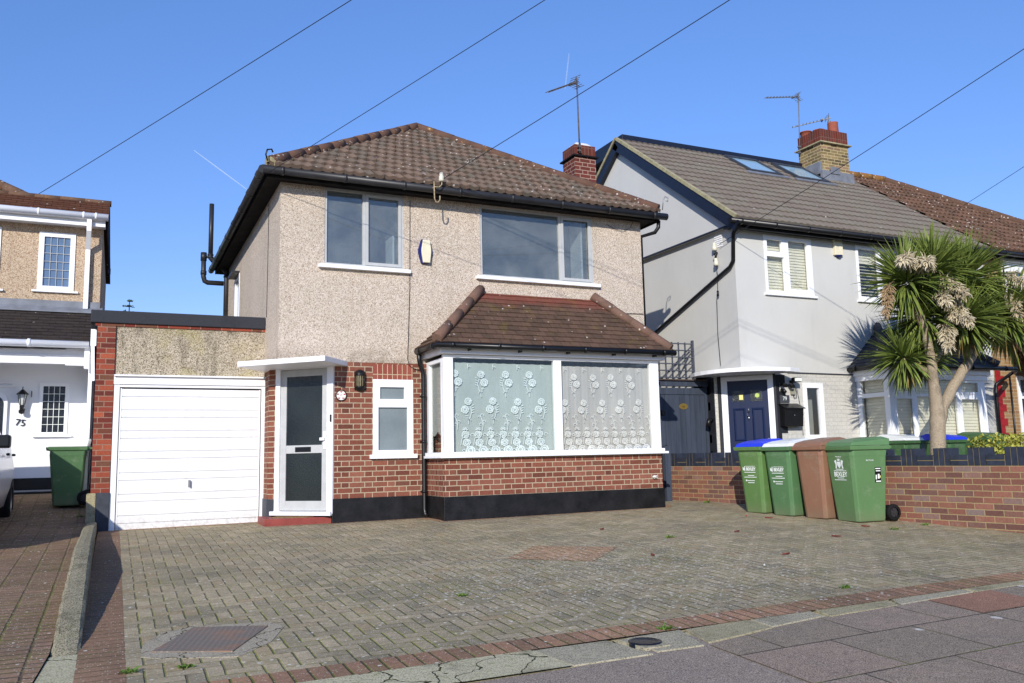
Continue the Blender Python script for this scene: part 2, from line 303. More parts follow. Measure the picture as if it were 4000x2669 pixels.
M_navy=flat('navy_blue_fascia',(24,30,46),.4,.4,var=.12)
M_step=flat('red_tile_paint',(140,66,58),.5,.3,var=.15,sc_=6,bump=.3)
M_mat=flat('coir_door_mat',(132,108,78),1,.05,var=.3,sc_=60,bump=.8)
M_slatepanel=mat_tile('grey_slate_cladding',[(112,112,116),(124,124,128)],.3,.2,0,0,0,True)
M_gate=None
def mat_wood(name,rgb,dirs=(1,1,18.),var=.35,rough=.7):
    t=T(name,rough,.3); O=t.pos(); c=s2l(rgb)
    n=t.noise(t.scale(O,12*1.,12*1.,.8),1.,5,.7)
    t.col(t.ramp(n,[(.3,tuple(x*(1-var) for x in c[:3])),(.7,tuple(x*(1+var) for x in c[:3]))])); t.bump(n,.25,.004); return t.mat
M_gate=mat_wood('slate_blue_painted_boards',(60,67,80))
M_trellis=mat_wood('dark_grey_trellis',(74,78,88))
M_navydoor=mat_wood('navy_blue_woodgrain_door',(22,34,66),var=.2,rough=.35)
M_brass=flat('brass_plate',(170,140,70),.35,.6,metal=.7,var=.1)
M_chrome=flat('polished_chrome',(210,210,214),.15,.8,metal=.9,var=.02)
M_iron=None
def mat_manhole():
    t=T('rusty_checker_iron',.6,.4); P=t.pos(); 
    x=t.n('VectorRotate'); x.rotation_type='Z_AXIS'; t.put(x.inputs[0],P); x.inputs['Angle'].default_value=rad(-28)
    q=t.xyz(x.outputs[0]); g=.05
    a=t.m('SINE',t.m('MULTIPLY',q[0],2*math.pi/g)); b=t.m('SINE',t.m('MULTIPLY',q[1],2*math.pi/g)); h=t.step(t.m('MULTIPLY',a,b),.35,.6)
    c=t.mix(t.step(t.noise(P,3.5,5,.6),.5,.62),s2l((114,102,88)),s2l((136,104,80)))
    c=t.mix(t.m('MULTIPLY',h,.45),c,s2l((156,142,134)))
    t.col(c); t.bump(h,.7,.006); return t.mat
M_iron=mat_manhole()
def mat_glass(name,tint=(.85,.9,.9),refl=1.8,rough=.01,haze=0,hazecol=(.5,.52,.52)):
    t=T(name); nt=t.t; nt.nodes.remove(t.b); out=[n for n in nt.nodes if n.type=='OUTPUT_MATERIAL'][0]
    lw_=t.n('LayerWeight'); fz_=t.m('POWER',lw_.outputs[1],5.)
    fr=t.m('MULTIPLY_ADD',fz_,.9,.045)
    tr=t.n('BsdfTransparent'); tr.inputs[0].default_value=tuple(tint)+(1,)
    gl=t.n('BsdfGlossy'); gl.inputs['Roughness'].default_value=rough; gl.inputs[0].default_value=(1,.97,.92,1)
    f=t.m('MULTIPLY',fr,refl,clamp=True)
    mx=t.n('MixShader'); nt.links.new(f,mx.inputs[0]); nt.links.new(tr.outputs[0],mx.inputs[1]); nt.links.new(gl.outputs[0],mx.inputs[2])
    if haze:
        df=t.n('BsdfDiffuse'); df.inputs[0].default_value=tuple(hazecol)+(1,); P=t.pos(); dn=t.m('MULTIPLY',t.step(t.noise(P,2.2,4,.6),.2,.8),haze); dn=t.m('ADD',dn,haze*.5)  # diffuse grey haze mixed into the pane to pale its reflection
        m2=t.n('MixShader'); nt.links.new(dn,m2.inputs[0]); nt.links.new(mx.outputs[0],m2.inputs[1]); nt.links.new(df.outputs[0],m2.inputs[2]); mx=m2
    nt.links.new(mx.outputs[0],out.inputs[0]); return t.mat
M_glass=mat_glass('window_glass',(.92,.93,.92),1.1)
M_glassup=mat_glass('sky_reflecting_glass',(.8,.84,.84),2.2,haze=.14,hazecol=(.44,.48,.49))
M_glassteal=mat_glass('teal_tinted_glass',(.90,.935,.93),.9)
def mat_frost(name,a,b,sp=.5):
    t=T(name,.22,.55); P=t.pos(); z=t.xyz(P); n=t.noise(P,1.3,2,.4)
    c=t.mix(t.step(n,.2,.85),s2l(a),s2l(b)); w=t.noise(P,55.,3,.7)
    c=t.mix(t.m('MULTIPLY',t.step(w,.66,.8),sp),c,s2l((160,166,166)))
    t.col(c); t.bump(t.m('ADD',t.voro(P,70.),w),.5,.004); return t.mat
M_frostd=mat_frost('dark_obscure_glass',(22,25,26),(44,50,48),.35)
M_frostw=mat_frost('grey_obscure_glass',(92,102,106),(140,150,152))
def mat_lace(name,rgb):
    t=T(name,.95,.05); P=t.pos(); q=t.xyz(P)
    fold=t.m('SINE',t.m('MULTIPLY',q[0],26.)); n=t.noise(t.scale(P,3.,1.,1.2),1.,3)  # sine stripes put the shade of folds into the fabric colour
    c=s2l(rgb); t.col(t.ramp(t.m('ADD',n,t.m('MULTIPLY',fold,.04)),[(.25,tuple(x*.86 for x in c[:3])),(.75,tuple(min(1,x*1.06) for x in c[:3]))])); return t.mat
M_laceL=mat_lace('sheer_net_fabric',(190,193,190)); M_laceF=mat_lace('white_lace_embroidery',(252,253,253)); M_laceR=mat_lace('grey_net_fabric',(198,195,193)); M_laceFR=mat_lace('pale_lace_embroidery',(248,247,244))
M_netup=flat('room_plaster',(150,152,152),.95,.1)
M_shut=flat('cream_shutter_slats',(236,231,212),.5,.3,var=.05)
M_leaf=None
def mat_leaf(name,a,b,c_=None,sc_=3.):
    t=T(name,.5,.35); P=t.pos(); q=t.ramp(t.noise(P,sc_,4,.7),[(.3,s2l(a)),(.7,s2l(b))])
    if c_: q=t.mix(t.step(t.noise(P,14.,4,.7),.56,.66),q,s2l(c_))
    t.col(q)
    try: t.b.inputs['Subsurface Weight'].default_value=0
    except: pass
    return t.mat
M_leaf=mat_leaf('cordyline_leaf',(80,100,44),(136,148,72)); M_leafdk=mat_leaf('old_cordyline_leaf',(112,96,52),(150,130,84))
M_flower=mat_leaf('cream_flower_spikes',(170,154,122),(212,200,172))
M_flowdk=mat_leaf('brown_dry_flower_spikes',(132,108,78),(176,150,112))
M_bark=mat_stone('cordyline_bark',(150,134,112),(184,168,144),(112,100,84),sc_=5)
M_hedge=mat_leaf('variegated_hedge_leaf',(88,104,36),(186,180,74),(206,198,96),8.); M_redshrub=mat_leaf('dark_red_shrub_leaf',(84,24,28),(124,40,40))
M_conif=mat_leaf('conifer_foliage',(40,58,36),(60,80,48)); M_weed=mat_leaf('bright_green_weed',(74,104,40),(110,136,60))
def mat_bin(name,rgb):
    t=T(name,.42,.4); O=t.obj(); c=s2l(rgb)
    q=t.ramp(t.noise(O,3.,4,.6),[(.3,tuple(x*.86 for x in c[:3])),(.7,c[:3])])
    q=t.mix(t.m('MULTIPLY',t.step(t.noise(O,5.,6,.8),.52,.72),.30),q,s2l((150,158,136))); zz_=t.xyz(O); q=t.mix(t.m('MULTIPLY',t.m('SUBTRACT',1.,t.step(zz_[2],.0,.22)),t.m('MULTIPLY',t.noise(O,14.,4,.7),.7)),q,s2l((118,112,92)))
    t.col(q); t.bump(t.noise(O,120.,2),.05,.002); return t.mat
M_bing=mat_bin('bright_green_bin_plastic',(94,128,72)); M_bing2=mat_bin('green_bin_plastic',(84,122,80)); M_binb=mat_bin('brown_bin_plastic',(142,104,82)); M_bing3=mat_bin('deep_green_bin_plastic',(70,104,64)); M_bing4=mat_bin('faded_green_bin_plastic',(94,130,84))
M_lidblue=flat('blue_lid_plastic',(36,60,214),.4,.4,var=.06); M_lidwhite=flat('white_lid_plastic',(226,228,224),.4,.4,var=.04)
M_rubber=flat('black_rubber',(24,24,25),.8,.2); M_print=flat('white_print',(232,236,230),.6,.2,var=.02)
M_car=flat('white_car_paint',(226,226,228),.2,.5,var=.02); M_carglass=flat('dark_car_glass',(14,16,20),.05,.6); M_rim=flat('alloy_wheel',(140,142,146),.3,.6,metal=.7)
M_wire=flat('black_cable',(44,46,52),.7,.2); M_leafbrn=flat('fallen_leaf',(112,60,50),.9,.1,var=.4); M_orange=flat('orange_litter',(206,90,50),.8,.1)
M_vapour=None
# ---------------- mesh builder
class MB:
    def __init__(s): s.bm=bmesh.new(); s.uvl=s.bm.loops.layers.uv.new('UVMap'); s.mi=0
    def poly(s,pts,uv=None,mi=None,smooth=False):
        vs_=[s.bm.verts.new(p) for p in pts]
        try: f=s.bm.faces.new(vs_)
        except ValueError: return None
        f.material_index=s.mi if mi is None else mi; f.smooth=smooth
        if uv:
            for l,q in zip(f.loops,uv): l[s.uvl].uv=q
        else:
            f.normal_update(); n=f.normal
            if abs(n.z)>.75: g=lambda p:(p.x,p.y)
            else:
                t=Vector((-n.y,n.x,0)); t.normalize()
                if t.x<-1e-6 or (abs(t.x)<1e-6 and t.y<0): t=-t
                g=lambda p:(p.dot(t),p.z)
            for l in f.loops: l[s.uvl].uv=g(l.vert.co)
        return f
    def box(s,x0,x1,y0,y1,z0,z1,mi=None):
        P=[(x0,y0,z0),(x1,y0,z0),(x1,y1,z0),(x0,y1,z0),(x0,y0,z1),(x1,y0,z1),(x1,y1,z1),(x0,y1,z1)]
        for q in ((0,1,5,4),(1,2,6,5),(2,3,7,6),(3,0,4,7),(4,5,6,7),(3,2,1,0)): s.poly([P[i] for i in q],mi=mi)
        return s
    def hull8(s,b,t,mi=None):   # two quads (ccw from above) bottom and top
        n=len(b)
        s.poly(list(reversed(b)),mi=mi); s.poly(t,mi=mi)
        for i in range(n):
            j=(i+1)%n; s.poly([b[i],b[j],t[j],t[i]],mi=mi)
        return s
    def prism(s,pts,z0,z1,mi=None):  # ccw xy polygon
        return s.hull8([(x,y,z0) for x,y in pts],[(x,y,z1) for x,y in pts],mi)
    def bar(s,p,q,w,h,mi=None,upv=(0,0,1)):
        p=Vector(p);q=Vector(q);d=(q-p).normalized(); u=Vector(upv)
        if abs(d.dot(u))>.98: u=Vector((0,1,0))
        a=d.cross(u).normalized(); b=a.cross(d).normalized(); a*=w/2; b*=h/2
        c0=[p-a-b,p+a-b,p+a+b,p-a+b]; c1=[x+(q-p) for x in c0]
        s.poly([c0[0],c0[1],c0[2],c0[3]],mi=mi); s.poly(list(reversed(c1)),mi=mi)
        for i in range(4):
            j=(i+1)%4; s.poly([c0[j],c0[i],c1[i],c1[j]],mi=mi)
        return s
    def tube(s,path,r,n=8,mi=None,caps=True,smooth=True):
        path=[Vector(p) for p in path]; rs=r if isinstance(r,(list,tuple)) else [r]*len(path)
        rings=[]; pu=None; ln=0.; lens=[0.]
        for i,p in enumerate(path):
            if i==0: d=path[1]-p
            elif i==len(path)-1: d=p-path[i-1]
            else: d=(path[i+1]-p).normalized()+(p-path[i-1]).normalized()
            d.normalize()
            if pu is None:
                pu=d.cross(Vector((0,0,1)) if abs(d.z)<.9 else Vector((1,0,0))).normalized()
            else:
                pu=(pu-d*pu.dot(d)).normalized()
            v=d.cross(pu)
            if i: ln+=(p-path[i-1]).length; lens.append(ln)
            rings.append([p+(pu*math.cos(2*math.pi*k/n)+v*math.sin(2*math.pi*k/n))*rs[i] for k in range(n)])
        vr=[[s.bm.verts.new(p) for p in g] for g in rings]
        for i in range(len(vr)-1):
            for k in range(n):
                kk=(k+1)%n; f=s.bm.faces.new([vr[i][k],vr[i][kk],vr[i+1][kk],vr[i+1][k]]); f.smooth=smooth; f.material_index=s.mi if mi is None else mi
                for l,q in zip(f.loops,[(lens[i],k/n*.4),(lens[i],(k+1)/n*.4),(lens[i+1],(k+1)/n*.4),(lens[i+1],k/n*.4)]): l[s.uvl].uv=q
        if caps:
            for g in (list(reversed(vr[0])),vr[-1]):
                f=s.bm.faces.new(g); f.material_index=s.mi if mi is None else mi
        return s
    def lathe(s,prof,c,n=20,mi=None,axis='z',smooth=True):
        c=Vector(c)
        def P(r,h,a):
            x,y=r*math.cos(a),r*math.sin(a)
            return c+(Vector((x,y,h)) if axis=='z' else Vector((x,h,y)) if axis=='y' else Vector((h,x,y)))
        for (r0,h0),(r1,h1) in zip(prof,prof[1:]):
            for k in range(n):
                a,b=2*math.pi*k/n,2*math.pi*(k+1)/n
                pts=[P(r0,h0,a),P(r0,h0,b),P(r1,h1,b),P(r1,h1,a)]
                if r0<1e-6: pts=[pts[0],pts[2],pts[3]]
                elif r1<1e-6: pts=pts[:3]
                s.poly(pts,mi=mi,smooth=smooth)
        return s
    def cut(s,planes):
        for co_,no in planes:
            g=s.bm.verts[:]+s.bm.edges[:]+s.bm.faces[:]
            bmesh.ops.bisect_plane(s.bm,geom=g,dist=1e-5,plane_co=co_,plane_no=no,clear_outer=True)
        return s
    def obj(s,name,mats,parent=None,bevel=0,weld=True,segs=2):
        if weld: bmesh.ops.remove_doubles(s.bm,verts=s.bm.verts[:],dist=1e-5)
        me=bpy.data.meshes.new(name); s.bm.to_mesh(me); s.bm.free()
        for m_ in (mats if isinstance(mats,(list,tuple)) else [mats]): me.materials.append(m_)
        o=bpy.data.objects.new(name,me); sc.collection.objects.link(o)
        if parent is not None:
            o.parent=parent
            if parent.type=='EMPTY' and parent.get('_w'): o.matrix_parent_inverse=Matrix.Translation(-parent.location)
        if bevel:
            b=o.modifiers.new('bevel','BEVEL'); b.width=bevel; b.segments=segs; b.limit_method='ANGLE'; b.angle_limit=rad(40)
        return o
def tag(o,label,cat,group=None):
    o['label']=label; o['category']=cat
    if group: o['group']=group
    return o
def thing(name,label,cat,loc=(0,0,0),group=None,world=True):
    o=bpy.data.objects.new(name,None); o.empty_display_size=.2; o.location=loc; sc.collection.objects.link(o)
    if world: o['_w']=1
    return tag(o,label,cat,group)
def struct(o): o['kind']='structure'; return o
def copytree(o,parent=None):
    c=o.copy(); sc.collection.objects.link(c)
    if parent: c.parent=parent
    for ch in list(o.children): copytree(ch,c)
    return c
def text(body,size,loc,rot,mat,name,parent,extr=.001,sx=1.,align='CENTER',off=0):
    cu=bpy.data.curves.new(name,'FONT'); cu.offset=off; cu.body=body; cu.size=size; cu.extrude=extr; cu.align_x=align; cu.align_y='CENTER'; cu.resolution_u=2
    o=bpy.data.objects.new(name,cu); sc.collection.objects.link(o)
    dg=bpy.context.evaluated_depsgraph_get(); me=bpy.data.meshes.new_from_object(o.evaluated_get(dg)); bpy.data.objects.remove(o)
    me.transform(Matrix.Translation(loc)@rot.to_4x4()@Matrix.Diagonal((sx,1,1,1)))
    me.materials.clear(); me.materials.append(mat); o=bpy.data.objects.new(name,me); sc.collection.objects.link(o)
    if parent is not None:
        o.parent=parent
        if parent.type=='EMPTY' and parent.get('_w'): o.matrix_parent_inverse=Matrix.Translation(-parent.location)
    return o
def frame_rot(xd,zn):  # text rotation: local x -> xd, local z(normal) -> zn
    x=Vector(xd).normalized(); z=Vector(zn).normalized(); y=z.cross(x); return Matrix((x,y,z)).transposed()
FRONT=frame_rot((1,0,0),(0,-1,0))
def wallh(mb,p0,p1,z0,z1,holes,rev=.08,mi=0):
    """vertical wall p0->p1 (outside on the right of the direction seen from above = -normal), holes (s0,s1,z0,z1)"""
    p0=Vector((p0[0],p0[1],0)); p1=Vector((p1[0],p1[1],0)); L=(p1-p0).length; d=(p1-p0)/L; nin=Vector((-d.y,d.x,0))
    S=sorted({0,L}|{a for h in holes for a in h[:2]}); Z=sorted({z0,z1}|{a for h in holes for a in h[2:]})
    for a,b in zip(S,S[1:]):
        for c,e in zip(Z,Z[1:]):
            m1,m2=(a+b)/2,(c+e)/2
            if any(h[0]<m1<h[1] and h[2]<m2<h[3] for h in holes): continue
            mb.poly([p0+d*a+Vector((0,0,c)),p0+d*b+Vector((0,0,c)),p0+d*b+Vector((0,0,e)),p0+d*a+Vector((0,0,e))],mi=mi)
    for h in holes:
        a,b,c,e=h; A=p0+d*a;B=p0+d*b;zc=Vector((0,0,c));ze=Vector((0,0,e)); q=nin*rev
        mb.poly([A+zc,A+zc+q,A+ze+q,A+ze],mi=mi); mb.poly([B+zc+q,B+zc,B+ze,B+ze+q],mi=mi)
        mb.poly([A+ze,A+ze+q,B+ze+q,B+ze],mi=mi); mb.poly([A+zc+q,A+zc,B+zc,B+zc+q],mi=mi)
def window(name,O,d,w,h,cells,fw_,mat,glass,parent,depth=.06,sill=None,inset=.03,back=None,sash=None):
    """O lower-left outer corner, d along wall; outside normal = right side. cells: (x0,x1,z0,z1) panes in local metres"""
    O=Vector(O); d=Vector(d).normalized(); n=Vector((d.y,-d.x,0)); zz=Vector((0,0,1))
    def P(a,b,c): return O+d*a+zz*b+n*c
    def lb(mb,a0,a1,b0,b1,c0,c1,mi=None):
        b_=[P(a0,b0,c1),P(a1,b0,c1),P(a1,b0,c0),P(a0,b0,c0)]; t_=[P(a0,b1,c1),P(a1,b1,c1),P(a1,b1,c0),P(a0,b1,c0)]
        mb.hull8(b_,t_,mi)
    mb=MB()
    A=sorted({0,w}|{c for q in cells for c in q[:2]}); B=sorted({0,h}|{c for q in cells for c in q[2:]})
    for a,b in zip(A,A[1:]):
        for c,e in zip(B,B[1:]):
            m1,m2=(a+b)/2,(c+e)/2
            if any(q[0]<m1<q[1] and q[2]<m2<q[3] for q in cells): continue
            lb(mb,a,b,c,e,-inset-depth,-inset)
    wroot=mb.obj(name,mat,parent)
    for q in cells:
        g=MB(); lb(g,q[0]-.002,q[1]+.002,q[2]-.002,q[3]+.002,-inset-depth*.6-.006,-inset-depth*.6); g.obj('pane',glass,wroot)
        if sash:
            m_=MB(); s_=sash
            for (a,b,c,e) in ((q[0],q[1],q[3]-s_,q[3]),(q[0],q[1],q[2],q[2]+s_),(q[0],q[0]+s_,q[2]+s_,q[3]-s_),(q[1]-s_,q[1],q[2]+s_,q[3]-s_)): lb(m_,a,b,c,e,-inset-.035,-inset-.012)
            m_.obj('sash',mat,wroot)
    if sill:
        ov,th,pr=sill; g=MB(); lb(g,-ov,w+ov,-th,0.0,-inset-.02,pr); g.obj('sill',mat if mat is not M_alu else M_upvc,wroot,bevel=.004)
    return wroot
def roll(u,tw,s=1.): 
    f=(u/tw)%1.; return (0.5+.5*math.cos(2*math.pi*f))**s
def tiled(name,O,U,V,w,h,poly,tw,gauge,amp,step,mat,parent,ns=6,stag=True,jit=.004):
    O=Vector(O);U=Vector(U).normalized();V=Vector(V).normalized();N=U.cross(V).normalized()
    mb=MB(); rr=random.Random(len(name)+int(w*10)); nr=int(math.ceil(h/gauge)); pp=1.2
    prev=None; u0=min(p[0] for p in poly); 
    for r in range(nr):
        v0,v1=r*gauge,min((r+1)*gauge,h+.05); off=(tw/2 if (stag and r%2) else 0)
        a=min(p[0] for p in poly); b=max(p[0] for p in poly)
        k0=int(math.floor((a-off)/tw)); k1=int(math.ceil((b-off)/tw))
        js={}
        for k in range(k0,k1):
            j=rr.uniform(-jit,jit); dv=rr.uniform(-jit,jit)*2
            for i in range(ns):
                ua=k*tw+off+tw*i/ns; ub=ua+tw/ns; pa=roll(ua-off,tw,pp)*amp; pb=roll(ub-off,tw,pp)*amp
                q=lambda u_,v_,h_: O+U*u_+V*v_+N*h_
                L0,L1=v0-.012+dv,v1
                mb.poly([q(ua,L0,pa+step+j),q(ub,L0,pb+step+j),q(ub,L1,pb+j),q(ua,L1,pa+j)],uv=[(ua,v0+.001),(ub,v0+.001),(ub,v1-.001),(ua,v1-.001)],smooth=amp>0)
                mb.poly([q(ua,L0,pa-.03),q(ub,L0,pb-.03),q(ub,L0,pb+step+j),q(ua,L0,pa+step+j)],uv=[(ua,v0+.001),(ub,v0+.001),(ub,v0+.002),(ua,v0+.002)])
    pl=[]
    for i in range(len(poly)):
        a=poly[i];b=poly[(i+1)%len(poly)]
        if a[1]==0 and b[1]==0: continue
        A=O+U*a[0]+V*a[1];B=O+U*b[0]+V*b[1]; nn=(B-A).cross(N).normalized(); pl.append((A,nn))
    mb.cut(pl); return mb.obj(name,mat,parent,weld=True)
def caps(name,p,q,r,seg,mat,parent,lift=.0,n=8):
    """half-round hip/ridge tiles with small overlaps"""
    p=Vector(p);q=Vector(q);L=(q-p).length;d=(q-p)/L; k=max(1,int(L/seg)); mb=MB()
    for i in range(k):
        a=p+d*(L*i/k); b=p+d*(L*(i+1)/k+.03); j=R.uniform(-.004,.004)
        mb.tube([a+Vector((0,0,j)),b+Vector((0,0,j))],[r*1.0,r*.975],n)
    return mb.obj(name,mat,parent,weld=False)
def gutter(name,path,r,mat,parent,brk=.9):
    mb=MB(); mb.tube(path,r,8)
    for a,b in zip(path,path[1:]):
        a=Vector(a);b=Vector(b);L=(b-a).length;k=max(1,int(L/brk))
        for i in range(k+1):
            c=a+(b-a)*((i+.3)/(k+.6)); dd=(b-a).normalized(); mb.tube([c-dd*.02,c+dd*.02],r*1.12,8)
    return mb.obj(name,mat,parent,weld=False)
def gz(x,y): return .042*min(y,-.5)+.008*(min(max(x,-2),12)-4.5)
# ================= GROUND
def sheet(name,poly,mat,dz=0.,zf=gz,n=None,kind='structure'):
    """polygon (ccw xy) laid on ground function, subdivided along y"""
    mb=MB(); ys=[p[1] for p in poly]; xs=[p[0] for p in poly]
    vs_=[mb.bm.verts.new((x,y,0)) for x,y in poly]; mb.bm.faces.new(vs_)
    for cy_ in (-.5,1.15,3.3): 
        if min(ys)<cy_<max(ys):
            g=mb.bm.verts[:]+mb.bm.edges[:]+mb.bm.faces[:]; bmesh.ops.bisect_plane(mb.bm,geom=g,plane_co=(0,cy_,0),plane_no=(0,1,0))
    for cx_ in (-2,12):
        if min(xs)<cx_<max(xs):
            g=mb.bm.verts[:]+mb.bm.edges[:]+mb.bm.faces[:]; bmesh.ops.bisect_plane(mb.bm,geom=g,plane_co=(cx_,0,0),plane_no=(1,0,0))
    for v in mb.bm.verts: v.co.z=zf(v.co.x,v.co.y)+dz
    mb.bm.normal_update()
    for f in mb.bm.faces:
        if f.normal.z<0: f.normal_flip()
    o=mb.obj(name,mat); 
    if kind: o['kind']=kind
    return o
g0=MB(); 
for (a,b,c,e) in ((-900,900,-1500,-18),):
    g0.poly([(a,b*-1,-.9),(b,b*-1,-.9),(b,c*-1,-.9),(a,c*-1,-.9)])
g0.bm.free()
mb=MB(); mb.poly([(-1500,-1500,-1.1),(1500,-1500,-1.1),(1500,1500,-1.1),(-1500,1500,-1.1)]); struct(mb.obj('ground',M_grass))
def gz2(x,y): return gz(x,y)
sheet('road',[(-60,-40),(60,-40),(60,-16.5),(-60,-16.5)],M_road,-.03,lambda x,y:-.70)
sheet('pavement',[(-60,-16.5),(60,-16.5),(60,-7.2),(3.38,-7.35),(2.4,-7.62),(-.4,-7.62),(-60,-7.62)],M_asph,-.012)
sheet('paving_slabs',[(3.36,-12.6),(18,-12.6),(18,-7.22),(6.8,-7.25),(5.5,-7.33),(4.15,-7.42),(3.38,-7.60)],M_pslab,-.006)
tagg=sheet('red_slab',[(5.60,-7.80),(6.34,-7.78),(6.36,-7.30),(5.62,-7.335)],M_redslab,-.001)
sheet('driveway',[(.107,-7.0),(9.85,-6.85),(9.85,1.4),(.107,1.4)],M_drive,0)
sheet('driveway_border',[(-.09,-7.24),(5,-7.2),(12,-7.02),(12,-6.85),(9.85,-6.85),(.107,-7.0),(-.09,-7.0)],M_border,.001)
sheet('driveway_edging',[(-.155,-7.0),(.107,-7.0),(.107,1.2),(-.155,1.2)],M_rededge,.001)
sheet('red_house_edging',[(.107,.99),(1.9,.99),(1.9,.05),(2.85,-.09),(4.0,-.09),(4.12,-.82),(7.93,-.82),(8.15,-.5),(8.15,1.4),(.107,1.4)],M_redhatch,.002)
sheet('verge_concrete',[(-.42,-7.62),(2.40,-7.62),(2.33,-7.2),(-.12,-7.23),(-.155,-6.05),(-.31,-6.05)],M_palecon,.0)
sheet('front_garden_soil',[(9.9,-7.3),(40,-7.3),(40,1.5),(9.1,1.5),(9.1,0)],M_soil,.0)
sheet('gap_path',[(7.9,1.3),(10.3,1.3),(10.3,12),(7.9,12)],M_palecon,-.002)
def gzl(x,y):
    if y<=1.15: return -.30+.0475*(y+6.2)
    return .049+(y-1.15)*.165 if y<3.3 else .404
sheet('neighbour_driveway',[(-9,-7.24),(-.40,-7.24),(-.31,-6.0),(-.29,1.15),(-.25,3.6),(-9,3.6)],M_ldrive,.01,gzl)
# red hatch patch and manholes
tag(sheet('drain_cover_patch',[(3.62,-4.07),(4.29,-4.62),(5.0,-3.93),(4.24,-3.42)],M_redhatch,.004,kind=None),'reddish square patch of paving blocks set in the grey driveway','paving patch')
mh=thing('manhole_cover','rusty brown chequered iron cover with pale mortar round it','manhole cover',(.63,-6.05,gz(.6,-6.05)))
def quadz(pts,dz,th,name,mat,parent,bev=0):
    m_=MB(); m_.hull8([(x,y,gz(x,y)+dz-th) for x,y in pts],[(x,y,gz(x,y)+dz) for x,y in pts]); return m_.obj(name,mat,parent,bevel=bev)
quadz([(.19,-6.30),(.30,-6.40),(.72,-6.56),(.95,-6.3),(1.10,-5.92),(1.03,-5.74),(.52,-5.62),(.34,-5.72),(.21,-5.98)],.003,.05,'mortar_surround',M_slabconc,mh)
quadz([(.25,-6.22),(.70,-6.44),(1.0,-5.87),(.535,-5.68)],.010,.03,'iron_plate',M_iron,mh,.003)
# kerb stones
sheet('kerb_bedding',[(-.4,-7.8),(12,-7.5),(12,-6.8),(-.12,-6.8)],M_palecon,-.02)
KS=[([(2.42,-7.60),(2.95,-7.60),(2.86,-7.22),(2.36,-7.22)],M_stonegr),([(3.02,-7.58),(3.36,-7.58),(3.44,-7.22),(3.02,-7.22)],M_stonegr),([(3.40,-7.57),(4.02,-7.44),(4.0,-7.17),(3.46,-7.21)],M_stonebf),([(4.05,-7.41),(4.55,-7.36),(4.62,-7.14),(4.03,-7.17)],M_stonegr),
([(4.60,-7.36),(5.3,-7.34),(5.42,-7.10),(4.66,-7.13)],M_stonebf),([(5.34,-7.33),(6.2,-7.28),(6.2,-7.08),(5.46,-7.10)],M_stonegr),([(6.24,-7.28),(6.9,-7.25),(6.9,-7.06),(6.24,-7.08)],M_stonebf),([(6.94,-7.24),(7.9,-7.2),(7.9,-7.04),(6.94,-7.06)],M_stonegr),([(7.94,-7.2),(9.4,-7.16),(9.4,-7.02),(7.94,-7.04)],M_stonegr)]
KL=['grey kerb stone left of the round drain','small grey kerb stone right of the round drain','wide buff stone cracked on top','broken grey stone between two buff ones','long buff kerb stone beside the pavement slabs','grey kerb stone left of the terracotta slab','oval buff stone above the terracotta slab','narrow grey kerb stone right of the oval buff one','rightmost grey kerb stone along the driveway edge']
for (pts,m_),lb in zip(KS,KL):
    P_=[(x+R.uniform(-.02,.02),y+R.uniform(-.015,.015)) for x,y in pts]
    o=quadz(P_,-.003,.1,'kerb_stone',m_,None,.006); tag(o,lb,'kerb stone','kerb stones along the driveway mouth')
dc=thing('drain_cover','small round black drain cover between grey kerb stones','drain cover',(3.05,-7.37,gz(3,-7.37)))
mb=MB(); mb.prism([(2.96,-7.52),(3.14,-7.52),(3.14,-7.24),(2.94,-7.24)],gz(3,-7.4)-.05,gz(3,-7.4)+.001); mb.obj('concrete_bed',M_stonegr,dc)
mb=MB(); mb.lathe([(.105,-.05),(.105,.003),(.095,.006),(.085,.002),(.0,.002)],(3.05,-7.38,gz(3.05,-7.38)+.003),28); mb.obj('iron_lid',M_black,dc)
# concrete kerb wall between drives
mb=MB(); KY=[(-6.05,-.30),(-5.9,-.262),(-5.5,-.19),(-4.8,-.105),(-4.1,-.02),(-3.4,.055),(-2.5,.085),(-1.5,.095),(-.5,.10),(.4,.085),(1.16,.075)]
def kx(y): t_=(y+6)/7.15; return -.305+.003*math.sin(y*3),-.142-.034*t_
rows=[]; N_=60
for i in range(N_+1):
    y=-6.05+7.2*i/N_; z=None
    for (a,za),(b,zb) in zip(KY,KY[1:]):
        if a<=y<=b+1e-6: z=za+(zb-za)*(y-a)/(b-a); break
    l,r_=kx(y); j=lambda s_:R.uniform(-s_,s_)
    rows.append([(l-.01,y,-.55),(l+j(.004),y,z-.015+j(.002)),(l+.02+j(.003),y,z+j(.0015)),((l+r_)/2+j(.01),y,z+.004+j(.002)),(r_-.018+j(.003),y,z+j(.0015)),(r_+j(.003),y,z-.015+j(.002)),(r_+.005,y,-.55)])
for a,b in zip(rows,rows[1:]):
    for k in range(6): mb.poly([a[k],a[k+1],b[k+1],b[k]])
mb.poly(rows[0]); tag(mb.obj('boundary_kerb',M_kerbconc),'low rough concrete kerb wall between the two driveways','kerb')
